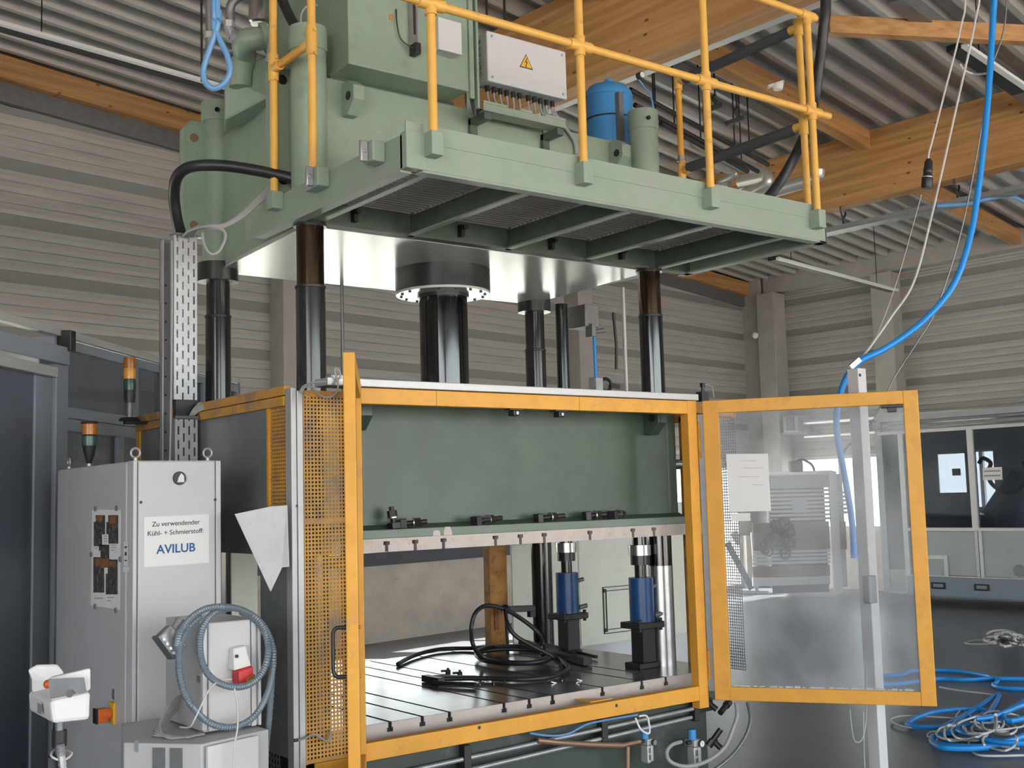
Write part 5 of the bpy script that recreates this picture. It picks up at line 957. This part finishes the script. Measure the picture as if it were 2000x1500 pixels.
# ================================================================== MACHINE ENCLOSURE ON THE RIGHT
MO = Vector((14.81, 9.64, 0)); MN = Vector((HV.y, -HV.x, 0))          # MN points towards the right wall
me = thing('machine_enclosure', 'long grey aluminium machine enclosure with dark windows at the right', 'machine', MO)
def me_s(px): return (aP(px, 1000, MO, MN) - MO).dot(HV)
def M1(n, s0, s1, z0, z1, mt_, t0=0.0, t1=.06, bev=.004, par=None):
    P = [MO + HV * s + MN * t + ZZ * z for s, t, z in ((s0, t0, z0), (s1, t0, z0), (s1, t1, z0), (s0, t1, z0), (s0, t0, z1), (s1, t0, z1), (s1, t1, z1), (s0, t1, z1))]
    return part(n, MB().hexa(P), mt_, par or me, bev)
sL = me_s(1722); sA = me_s(1903); sR = -7.0
sM = me_s(1765)
M1('plinth', sR, sM, .15, .42, 'machine_blue', -.03, .06); M1('top_beam', sR, sL, 2.66, 2.75, 'machine_grey', -.02, .08); M1('top_beam', sR, sL, 2.55, 2.60, 'galv_dark', 0, .08); M1('window_rail', sR, sL, 2.47, 2.52, 'alu', -.01, .06); M1('waist_rail', sR, sM, 1.06, 1.11, 'alu', -.01, .06)
M1('end_post', sL - .06, sL + .04, .15, 2.66, 'machine_grey'); M1('mid_post', sM - .05, sM + .03, .15, 2.5, 'alu')
for s in (sA, sA - 1.45, sA - 2.9): M1('post', s - .05, s + .04, 1.08, 2.5, 'alu', -.012, .06); M1('lower_post', s - .09, s - .04, .40, 1.08, 'alu', -.012, .06); M1('lower_post', s - .03, s + .02, .40, 1.08, 'galv', -.008, .06)
st = [sM, sA, sA - 1.45, sA - 2.9, sR]
for a, b in zip(st, st[1:]): M1('window_pane', b + .04, a - .05, 1.11, 2.47, 'machine_pane', .02, .026, 0); M1('lower_panel', b + .02, a - .09, .44, 1.06, 'machine_grey', .005, .03)
M1('end_pane', sM, sL - .06, .5, 2.5, 'machine_pane', .02, .026, 0); M1('lower_rail', sR, sM, .40, .435, 'alu', -.015, .06)
s0 = me_s(1838); M1('access_hatch', s0, me_s(1795), .43, .66, 'machine_grey', -.01, .02); M1('hatch_frame', s0 - .06, s0, .42, .72, 'alu', -.018, .03); M1('hatch_frame', s0, me_s(1795), .66, .72, 'alu', -.018, .03)
for px in (1826, 1910): s = me_s(px); h_ = M1('recess_grip', s - .11, s + .11, .25, .34, 'black', -.045, -.02, .012); M1('grip_insert', s - .08, s + .07, .275, .32, 'machine_blue', -.05, -.04, .004, h_)
vq = aP(1992, 1115, MO, MN); v_ = part('vent', MB().cyl(vq - MN * .01, vq - MN * .02, .085, seg=24), 'galv_dark', me); part('vent_plate', MB().ob(vq - MN * .003, HV * .13, MN * .003, ZZ * .12), 'machine_grey', v_)
M1('rear_wall', sR, sL, .15, .95, 'machine_grey', 1.25, 1.3)
def me_b(px): return (aP(px, 1000, MO + MN * 1.25, MN) - MO).dot(HV)
def me_z(px, py_): return aP(px, py_, MO + MN * 1.25, MN).z
for a, b, z0, z1 in ((1755, 1837, .95, 2.62), (1837, 1891, .95, me_z(1865, 962)), (1837, 1891, me_z(1865, 886), 2.62), (1891, 1897, .95, 2.62), (1897, 1947, .95, me_z(1920, 990)), (1897, 1947, me_z(1920, 878), 2.62), (1947, 2100, .95, 2.62), (2160, 2400, .95, 2.62)): M1('rear_panel', me_b(b), me_b(a), z0, z1, 'machine_grey', 1.25, 1.28, 0)
M1('floor_pan', sR, sL, .15, .2, 'machine_grey', 0, 1.3); M1('roof_panel', sR, sL, 2.62, 2.66, 'galv_dark', 0.05, .6)
sg = thing('sign_plate', 'small pale two line warning sign on the right enclosure window', 'sign', aP(1938, 928, MO - MN * .02, MN))
def on_m(px, py_, d=.0): return aP(px, py_, MO - MN * (.02 + d), MN)
part('plate', quad(MB(), [on_m(1919, 914), on_m(1957, 912), on_m(1958, 937), on_m(1920, 938)], -MN, .003), 'paper', sg)
for y in (919, 928): part('text_line', quad(MB(), [on_m(1922, y, .004), on_m(1954, y - 1, .004), on_m(1954, y + 2, .004), on_m(1922, y + 3, .004)], -MN, .001), 'ink_grey', sg)
# robot arm and hose ring inside
rb = thing('robot_arm', 'blue grey robot arm behind the right enclosure window', 'robot', MO + MN * .6 + HV * (sA - .7) + ZZ * .2)
def mi(px, py_, t): return aP(px, py_, MO + MN * t, MN)
part('robot_base', MB().cyl(mi(1975, 1040, .7) * 1, mi(1975, 985, .7), .22, .17, seg=20), 'robot', rb); part('upper_arm', MB().cyl(mi(1975, 990, .7), mi(1990, 920, .7), .16, .13, seg=18), 'robot', rb); part('forearm', MB().cyl(mi(1985, 925, .65), mi(1925, 1005, .5), .10, .07, seg=16), 'robot', rb)
part('robot_column', MB().cyl(Vector((mi(1975, 1000, .7).x, mi(1975, 1000, .7).y, .2)), mi(1975, 1030, .7), .2, seg=20), 'robot', rb)
m = MB().tube(spline([mi(1912, 905, .4), mi(1920, 895, .4), mi(1935, 905, .4), mi(1928, 925, .42), mi(1940, 948, .45), mi(1965, 962, .45), mi(1990, 955, .45), mi(2005, 930, .45), mi(2000, 900, .45)], 6), .03, 8); one('hose_ring', m, 'rubber', 'dark hose ring inside the right enclosure', 'hose')
b_ = mi(1850, 990, .7); cn = thing('machine_unit', 'dark machine block inside the left bay of the right enclosure', 'machine', (b_.x, b_.y, .2)); part('unit_body', MB().ob(Vector((b_.x, b_.y, .75)), HV * .6, MN * .3, ZZ * .54), 'galv_dark', cn, .08); part('unit_panel', MB().ob(Vector((b_.x, b_.y, .9)) - MN * .3, HV * .25, MN * .02, ZZ * .12), 'black', cn)
c_ = mi(1868, 922, .3); part('small_screen', MB().ob(c_, HV * .06, MN * .01, ZZ * .05), 'galv_dark', cn)
# ================================================================== BACKGROUND CELL SEEN THROUGH THE DOOR PANE
BO = aZ(1632, 1163, 0); BO.z = 0
gs = thing('slatted_machine', 'grey slatted machine housing with rusty bands seen through the door pane', 'machine', BO)
FX = Vector((.50, -.866, 0)); FX = _r.copy(); FX.z = 0; FX.normalize(); FY = Vector((-FX.y, FX.x, 0))
def bs(px, py_): return aP(px, py_, BO, FY)
def G1(n, p0, p1, mt_, t0=0.0, t1=.05, bev=0):
    a, b = bs(*p0), bs(*p1); z0, z1 = sorted((a.z, bs(p0[0], p1[1]).z)); s0, s1 = sorted(((a - BO).dot(FX), (b - BO).dot(FX)))
    P = [BO + FX * s + FY * t + ZZ * max(z, 0) for s, t, z in ((s0, t0, z0), (s1, t0, z0), (s1, t1, z0), (s0, t1, z0), (s0, t0, z1), (s1, t0, z1), (s1, t1, z1), (s0, t1, z1))]
    return part(n, MB().hexa(P), mt_, gs, bev)
G1('top_panel', (1505, 928), (1622, 955), 'machine_grey'); G1('top_rail', (1500, 922), (1626, 929), 'alu', -.02)
for k in range(8): G1('slat', (1500, 958 + k * 7.9), (1622, 962.4 + k * 7.9), 'slat', 0, .03)
G1('backing', (1500, 930), (1622, 1160), 'black_iron', .05, .08); G1('rusty_band', (1470, 1022), (1622, 1076), 'rusty_sheet', 0, .04)
for k in range(4): G1('slat', (1470, 1077 + k * 7.2), (1622, 1082 + k * 7.2), 'slat', 0, .03)
G1('rusty_band', (1470, 1107), (1622, 1128), 'rusty_sheet', 0, .04); G1('foot_rail', (1470, 1129), (1622, 1145), 'slat', 0, .04)
G1('frame_post', (1622, 920), (1630, 1164), 'alu', -.04, .04); G1('frame_post', (1634, 920), (1637, 1160), 'alu', .02, .06); G1('name_plate', (1546, 975), (1575, 1002), 'machine_grey', -.01, 0)
for k in range(6): G1('slat', (1640, 960 + k * 7.9), (1668, 964.5 + k * 7.9), 'slat', .3, .33)
G1('side_panel', (1638, 925), (1668, 1150), 'machine_grey', .34, .38); G1('rusty_band', (1640, 1020), (1665, 1075), 'rusty_sheet', .3, .33)
tqp = bs(1555, 922); mt2 = thing('drive_motor', 'dark motor unit on top of the slatted machine housing', 'motor', tqp); part('motor_body', MB().ob(tqp + ZZ * .09 + FY * .02, FX * .10, FY * .1, ZZ * .09), 'black_iron', mt2, .02); part('motor_hose', MB().tube(spline([tqp + ZZ * .15, tqp + ZZ * .2 + FX * .1, tqp + ZZ * .12 + FX * .25, tqp + FX * .3], 5), .02, 8), 'rubber', mt2)
wt = bs(1510, 1060); wd = thing('dirty_tool', 'dark greasy cable tangle hanging on the slatted housing', 'tangle', wt - FY * .1)
m = MB()
for k in range(14): c = wt - FY * .08 + FX * random.uniform(-.2, .25) + ZZ * random.uniform(-.2, .3); m.tube([c + (FX * math.cos(t) * random.uniform(.06, .12) + ZZ * math.sin(t) * random.uniform(.06, .14)) for t in [2 * math.pi * j / 9 for j in range(9)]], .02, 6, True)
part('tangle', m, 'black_iron', wd, kind='stuff')
aq = aZ(1435, 1160, 0); af = thing('tilted_frame', 'white painted frame with a slanting strut near the corner door', 'frame', aq)
d0 = (aq - CAM).dot(_f)
for n, q0, q1, w in (('upright', (1470, 1040), (1478, 1158), .06), ('strut', (1420, 1060), (1468, 1150), .10), ('top_block', (1432, 1040), (1446, 1062), .12), ('base_bar', (1420, 1155), (1500, 1157), .05)): part(n, MB().bar(aD(*q0, d0), aD(*q1, d0), w, .06, FY), 'white' if n != 'strut' else 'machine_blue', af)
wo = aP(1555, 825, H(-.1, -1.2, 0), HV); 
uq = aP(1556, 828, H(-.25, -1.2, 0), MN); un = thing('wall_heater', 'small grey blower unit hanging on the right wall', 'heater', uq); part('unit_case', MB().ob(uq, HV * .16, MN * .18, ZZ * .14), 'machine_grey', un, .01); part('unit_grille', MB().ob(uq - MN * .185, HV * .08, MN * .01, ZZ * .12), 'galv_dark', un); part('unit_bracket', MB().ob(uq - ZZ * .16 + MN * .1, HV * .3, MN * .2, ZZ * .02), 'galv', un)
# ================================================================== WHITE POST, BLUE HOSE, CABLES
PY = 4.28
pt = aY(1668, 718, PY); pp = thing('support_post', 'white square steel post standing behind the open door', 'post', (pt.x + .03, PY, 0))
part('post_tube', MB().box(pt.x - .018, pt.x + .062, PY - .04, PY + .04, 0, pt.z - .006), 'white_box', pp, .005); part('post_hole', MB().cyl((pt.x - .002, PY - .04, pt.z - .05), (pt.x - .002, PY - .043, pt.z - .05), .010, seg=12), 'black', pp)
sx_ = aY(1682, 1150, PY); part('switch_box', MB().box(sx_.x - .045, sx_.x + .03, PY - .09, PY - .04, sx_.z - .08, sx_.z + .08), 'galv_dark', pp, .006); part('base_plate', MB().box(pt.x - .06, pt.x + .1, PY - .09, PY + .09, 0, .012), 'galv', pp)
dP = (pt - CAM).dot(_f)
m = MB().tube(spline([up(aD(1942, -60, 7.6)), aD(1942, -60, 7.6), aD(1938, 60, 7.6), aD(1929, 200, 7.55), aD(1912, 360, 7.5), aD(1893, 470, 7.45), aD(1860, 560, 7.4), aD(1800, 630, 7.35), aD(1730, 680, 7.3), aD(1680, 705, 7.25), aD(1652, 740, 7.25), aD(1637, 790, 7.25), aD(1634, 840, 7.25), aD(1644, 900, 7.25), aD(1655, 960, 7.25), aD(1664, 1020, 7.25), aD(1668, 1090, 7.22)], 8), .0205, 12)
one('air_hose', m, 'blue_hose', 'thick bright blue air hose sweeping from the roof to the white post', 'hose')
m = MB().tube(spline([up(aD(1912, -40, 7.5)), aD(1912, -40, 7.5), aD(1905, 40, 7.5), aD(1870, 200, 7.5), aD(1820, 420, 7.45), aD(1785, 550, 7.4), aD(1740, 620, 7.35), aD(1690, 690, 7.3), aD(1668, 712, 7.26), aD(1655, 735, 7.2)], 7), .0075, 8); one('white_cable', m, 'white_cable', 'white cable falling beside the blue hose to the white post', 'cable')
m = MB().tube(spline([up(aD(1885, -40, 7.0)), aD(1885, -40, 7.0), aD(1875, 60, 7.0), aD(1845, 180, 7.0), aD(1822, 270, 7.0), aD(1814, 300, 7.0), aD(1814, 316, 7.0)], 7), .006, 8)
pd = thing('pendant_plug', 'black plug hanging on a white cable before the laminated beam', 'plug', aD(1812, 340, 7.0)); part('pendant_cable', m, 'white_cable', pd)
t = aD(1814, 310, 7.0); part('plug_body', MB().lathe(t, aD(1810, 368, 7.0) - t, [(.012, 0), (.024, .02), (.026, .06), (.028, .063), (.028, .085), (.025, .09), (.034, .12), (.034, .165), (.03, .18)], 16), 'black', pd)
part('plug_ring', MB().lathe(aD(1811, 345, 7.0), aD(1810, 368, 7.0) - t, [(.034, 0), (.034, .006)], 16), 'galv', pd)
m = MB().tube(spline([up(aD(1965, -40, 8)), aD(1965, -40, 8), aD(1960, 60, 8), aD(1930, 150, 8), aD(1922, 220, 8), aD(1880, 440, 8), aD(1830, 600, 8), aD(1790, 670, 8), aD(1745, 740, 8), aD(1700, 830, 7.8), aD(1650, 880, 7.5), aD(1650, 930, 7.4), aD(1660, 1000, 7.3)], 6), .006, 6); one('black_cable', m, 'galv_dark', 'thin dark cable crossing behind the blue hose towards the post', 'cable')
m = MB().tube(spline([aD(1875, 125, 8), aD(1885, 138, 8), aD(1905, 145, 8), aD(1930, 143, 7.8)], 5), .008, 6); one('cable_loop', m, 'white_cable', 'short white cable loop tied to the blue hose near the lamp', 'cable')
m = MB().tube(spline([aD(1800, 380, 8.5), aD(1755, 540, 8.5), aD(1715, 650, 8.4), aD(1690, 690, 7.4)], 6), .003, 6); one('pull_string', m, 'white_cable', 'hair thin pale cord left of the white cable', 'cord')
cl = aD(1672, 706, 7.22); one('wire_clip', MB().bar(aD(1660, 718, 7.2), aD(1678, 702, 7.22), .03, .03), 'bright_steel', 'bright clip holding the hose on top of the white post', 'clip')
m = MB().tube(spline([aY(1660, 1385, PY - .05), aY(1662, 1410, PY - .05), aY(1668, 1445, PY - .05), aY(1680, 1448, PY - .05), aY(1688, 1430, PY - .05), aY(1692, 1390, PY - .05), aY(1692, 1300, PY - .05)], 6), .005, 6).tube(spline([aY(1686, 1390, PY - .05), aY(1687, 1450, PY - .05), aY(1690, 1540, PY - .06)], 5), .005, 6); one('cable', m, 'grey_cable', 'grey cable looping at the foot of the white post', 'cable')
# black hose and cable hanging at the right end of the platform
m = MB().tube(spline([up(aD(1612, -30, 7.1)), aD(1612, -30, 7.1), aD(1608, 60, 7.1), aD(1600, 130, 7.15), aD(1590, 200, 7.2), aD(1572, 260, 7.4), aD(1550, 310, 7.5), aD(1520, 360, 7.5), aD(1485, 400, 7.4), aD(1450, 420, 7.3)], 7), .033, 14); one('black_hose', m, 'rubber', 'thick black hose hanging behind the right platform posts', 'hose')
# ================================================================== CABLE AND HOSE HEAPS ON THE FLOOR
def fl(px, py_, h=.02): return aZ(px, py_, h)
m = MB()
def fp(pts, r, n=6, h=.02): m.tube(spline([fl(x, y, h + (q[0] if q else 0)) for x, y, *q in pts], n), r, 8)
fp([(1700, 1320), (1760, 1318), (1780, 1310), (1832, 1309), (1880, 1312), (1925, 1320), (1945, 1325), (1995, 1326), (2060, 1326)], .018); fp([(1690, 1338), (1750, 1336), (1832, 1326), (1880, 1328), (1940, 1325), (1948, 1330), (1940, 1338), (1960, 1344), (2010, 1346)], .018)
fp([(1960, 1395), (1900, 1385), (1830, 1390), (1790, 1402), (1774, 1412), (1775, 1416), (1800, 1420), (1840, 1418), (1880, 1400), (1920, 1375), (1945, 1358), (1950, 1362), (1930, 1395), (1905, 1405), (1890, 1398), (1870, 1410), (1850, 1430), (1830, 1436), (1822, 1444), (1830, 1452), (1880, 1458), (1940, 1456), (1990, 1440), (2040, 1420)], .018, 7, .03)
fp([(1822, 1438), (1820, 1448), (1840, 1460), (1890, 1462), (1930, 1460)], .018, 7, .055); fp([(2010, 1400), (1960, 1410), (1900, 1412), (1870, 1425), (1900, 1438), (1950, 1450), (2010, 1452)], .018, 7, .06); fp([(2040, 1345), (1990, 1375), (1960, 1395), (1975, 1408), (2030, 1395)], .018, 6, .08); fp([(1850, 1432), (1880, 1428), (1930, 1440), (1960, 1448), (2010, 1435)], .018, 6, .05)
fp([(1905, 1405), (1940, 1400), (1990, 1380), (2030, 1368)], .018, 6, .09)
one('blue_hose_heap', m, 'blue_hose', 'heap of bright blue hose on the floor at bottom right', 'hose')
m = MB()
fp([(1835, 1342), (1870, 1348), (1930, 1356), (1950, 1362), (1900, 1400), (1780, 1398), (1745, 1402), (1742, 1410), (1770, 1420), (1830, 1423), (1880, 1420), (1925, 1430), (1910, 1440)], .007)
rnd = random.Random(3)
for k in range(9):
    cx, cy_ = rnd.uniform(1860, 1990), rnd.uniform(1400, 1450); rx, ry = rnd.uniform(20, 55), rnd.uniform(8, 22); a0 = rnd.uniform(0, 6)
    fp([(cx + rx * math.cos(a0 + t), cy_ + ry * math.sin(a0 + t) + 2 * math.sin(3 * t), rnd.uniform(0, .09)) for t in [j * .7 for j in range(10)]], .0075)
fp([(2010, 1475), (1920, 1476), (1897, 1465), (1892, 1450), (1905, 1440), (1930, 1442), (1945, 1455), (1990, 1462)], .0075)
fp([(1830, 1444), (1812, 1438), (1818, 1430), (1840, 1428), (1870, 1415), (1868, 1398), (1880, 1386), (1895, 1400), (1920, 1425)], .0075); fp([(1945, 1396, .3), (1944, 1420, .1), (1938, 1440, 0)], .01)
one('grey_cable_heap', m, 'white_cable', 'tangled grey cables lying over the blue hose heap', 'cable')
m = MB()
fp([(1884, 1256), (1900, 1251), (1930, 1250), (1950, 1256), (1900, 1258), (1884, 1256)], .008)
for k in range(12):
    cx, cy_ = rnd.uniform(1945, 2015), rnd.uniform(1240, 1256); rx, ry = rnd.uniform(12, 30), rnd.uniform(4, 10); a0 = rnd.uniform(0, 6); hh = rnd.uniform(0, .30)
    fp([(cx + rx * math.cos(a0 + t), cy_ + ry * math.sin(a0 + t), hh + .06 * math.sin(t * 2)) for t in [j * .7 for j in range(10)]], .011)
fp([(1945, 1250), (1950, 1240, .15), (1968, 1235, .3), (1980, 1240, .32), (1995, 1245, .2), (2010, 1255)], .011)
one('grey_cable_heap', m, 'white_cable', 'smaller heap of grey cable farther back on the floor', 'cable')
# ================================================================== ROOF FITTINGS
def strip(lb, p, q, lens_from=0.0, w=.09):
    o = thing('strip_light', lb, 'light', (V3(p) + V3(q)) / 2); p = V3(p); q = V3(q); d = (q - p).normalized(); sd_ = d.cross(ZZ).normalized()
    part('light_housing', MB().bar(p, q, w, .05), 'black', o); part('light_trunking', MB().bar(p + sd_ * w * .75 - ZZ * .012, q + sd_ * w * .75 - ZZ * .012, w * .45, .03), 'white', o)
    for w_ in (q - d * .5, p + d * .5):
        r_ = w_ - HK; ui = (r_.x * HV.y - r_.y * HV.x) / (HU.x * HV.y - HU.y * HV.x); part('suspension_wire', MB().cyl(w_, Vector((w_.x, w_.y, roof_z(ui) - .135)), .006, seg=6), 'black', o)
    return o
strip('long black and white strip light hanging before the right wall', (11.30, 9.345, 4.60), (14.75, 9.98, 4.60), 0, .11)
a = aZ(-40, 40, 5.55); strip('long black strip light under the roof at the upper left', a, a + HU * 3.2, 0, .12)
a = aP(1852, 75, H(-8.3, -9.9, 5.4), HV); b = aP(1990, 185, H(-8.3, -9.9, 5.4), HV); strip('strip light behind the hanging cables at the upper right', aD(1862, 92, 9.4), aD(1990, 178, 10.3), 0, .12)
# cable tray under the far beam, with hangers
ctr = thing('roof_cable_tray', 'perforated steel cable tray hung under the far laminated beam', 'cable tray', H(-5.75, -4, 4.68))
part('tray_bed', MB().hb(-5.86, -5.66, -9.5, -0.6, 4.66, 4.664), 'galv', ctr); part('tray_side', MB().hb(-5.86, -5.857, -9.5, -0.6, 4.66, 4.72), 'galv', ctr); part('tray_side', MB().hb(-5.663, -5.66, -9.5, -0.6, 4.66, 4.72), 'galv', ctr)
for v_ in (-2.0, -5.0, -6.4, -8.0): part('tray_hanger', MB().tube(spline([H(-5.76, v_, 4.66), H(-5.76, v_, 4.80), H(-5.80, v_, 4.86), H(-5.82, v_, 4.94)], 3), .012, 6).tube(spline([H(-5.76, v_, 4.80), H(-5.70, v_, 4.86), H(-5.70, v_, 4.90)], 3), .012, 6), 'black', ctr)
m = MB().tube(spline([aD(1830, 402, 12), aD(1890, 398, 12), aD(1930, 388, 12), aD(1975, 384, 12), aD(2010, 400, 12)], 6), .02, 8); one('roof_hose', m, 'blue_pale', 'thin blue hose lying on the roof cable tray at the right', 'hose')
# grey trunking along the near beam
g0 = thing('roof_trunking', 'grey cable trunking with a black cable under the near laminated beam', 'trunking', H(-10.5, -6, 5.1))
part('trunking', MB().hb(-10.51, -10.40, -11, -0.5, 5.12, 5.32), 'alu', g0); part('trunking_cable', MB().tube(spline([H(-10.39, -1 - k * .9, 5.2 + .05 * math.sin(k * 2.1)) for k in range(11)], 4), .012, 6), 'black', g0)
# silver ventilation pipes near the far beam
vp = thing('vent_pipe', 'silver ventilation pipes with elbows under the far roof beam', 'pipe', H(-6.3, -3, 5.2))
def ap(px, py_, u=-7.3): return aP(px, py_, H(u, 0, 0), HU)
part('pipe', MB().tube(spline([ap(1350, 268), ap(1440, 318), ap(1490, 340), ap(1500, 352), ap(1490, 365), ap(1440, 390)], 5), .075, 12), 'silver_pipe', vp); part('pipe', MB().tube(spline([ap(1390, 318), ap(1425, 334), ap(1436, 342), ap(1405, 358), ap(1425, 362)], 5), .045, 12), 'silver_pipe', vp); part('pipe', MB().tube([ap(1445, 356), ap(1495, 346)], .085, 12), 'silver_pipe', vp); part('pipe', MB().tube([ap(1460, 388), ap(1590, 350), ap(1598, 343), ap(1598, 332)], .075, 12), 'silver_pipe', vp)
# dark service lines and hooks across the far roof
for i, (lb, q0, q1, d0, d1) in enumerate((('dark service pipe under the far roof, upper one', (1230, 175), (1500, 322), 10.5, 12.3), ('dark service pipe under the far roof, middle one', (1240, 205), (1480, 335), 10.5, 12.2), ('dark service pipe under the far roof, lowest one', (1290, 240), (1460, 335), 10.8, 12.0))):
    a, b = aD(*q0, d0), aD(*q1, d1); o = thing('service_pipe', lb, 'pipe', (a + b) / 2); part('pipe_run', MB().cyl(a, b, .025, seg=8), 'black', o)
    for t in (.15, .5, .85):
        w_ = a.lerp(b, t); r_ = w_ - HK; ui = (r_.x * HV.y - r_.y * HV.x) / (HU.x * HV.y - HU.y * HV.x); part('pipe_hanger', MB().cyl(w_, Vector((w_.x, w_.y, roof_z(ui) - .01)), .008, seg=6), 'black', o)
for lb, q in (('dark hook fixture above the dark service pipes, left', (1397, 203)), ('dark hook fixture above the dark service pipes, right', (1440, 228))):
    c = aD(*q, 11); hk = thing('roof_hook', lb, 'hook', c); part('hook_bar', MB().bar(aD(q[0] - 22, q[1] + 14, 11), aD(q[0] + 12, q[1] + 2, 11), .05, .04), 'black_iron', hk); part('hook_wire', MB().cyl(c, c + ZZ * .3, .01, seg=6), 'black', hk); part('hook_loop', MB().tube(spline([aD(q[0] + 2, q[1] - 2, 11), aD(q[0] - 4, q[1] - 12, 11), aD(q[0] + 1, q[1] - 18, 11)], 4), .018, 6), 'black', hk)
for i, (px, py0, py1, d) in enumerate(((393, -40, 160, 9), (985, -20, 50, 8.2), (950, -20, 40, 8.2))):
    one('hanging_wire', MB().cyl(up(aD(px, py0, d)), aD(px + 1, py1, d), .009, seg=6), 'black', ('thin black wire hanging beside the blue hose loop', 'thin black wire above the white terminal box', 'thin black wire left of the terminal box top')[i], 'wire')
c = aD(1519, 165, 10.5); sk_ = thing('roof_sensor', 'small white round sensor on a bracket under the roof', 'sensor', c); part('sensor_arm', MB().bar(aD(1500, 170, 10.5), aD(1530, 160, 10.5), .06, .02), 'white', sk_); part('sensor_dome', MB().cyl(c, c - ZZ * .05, .055, .04, seg=18), 'white', sk_)
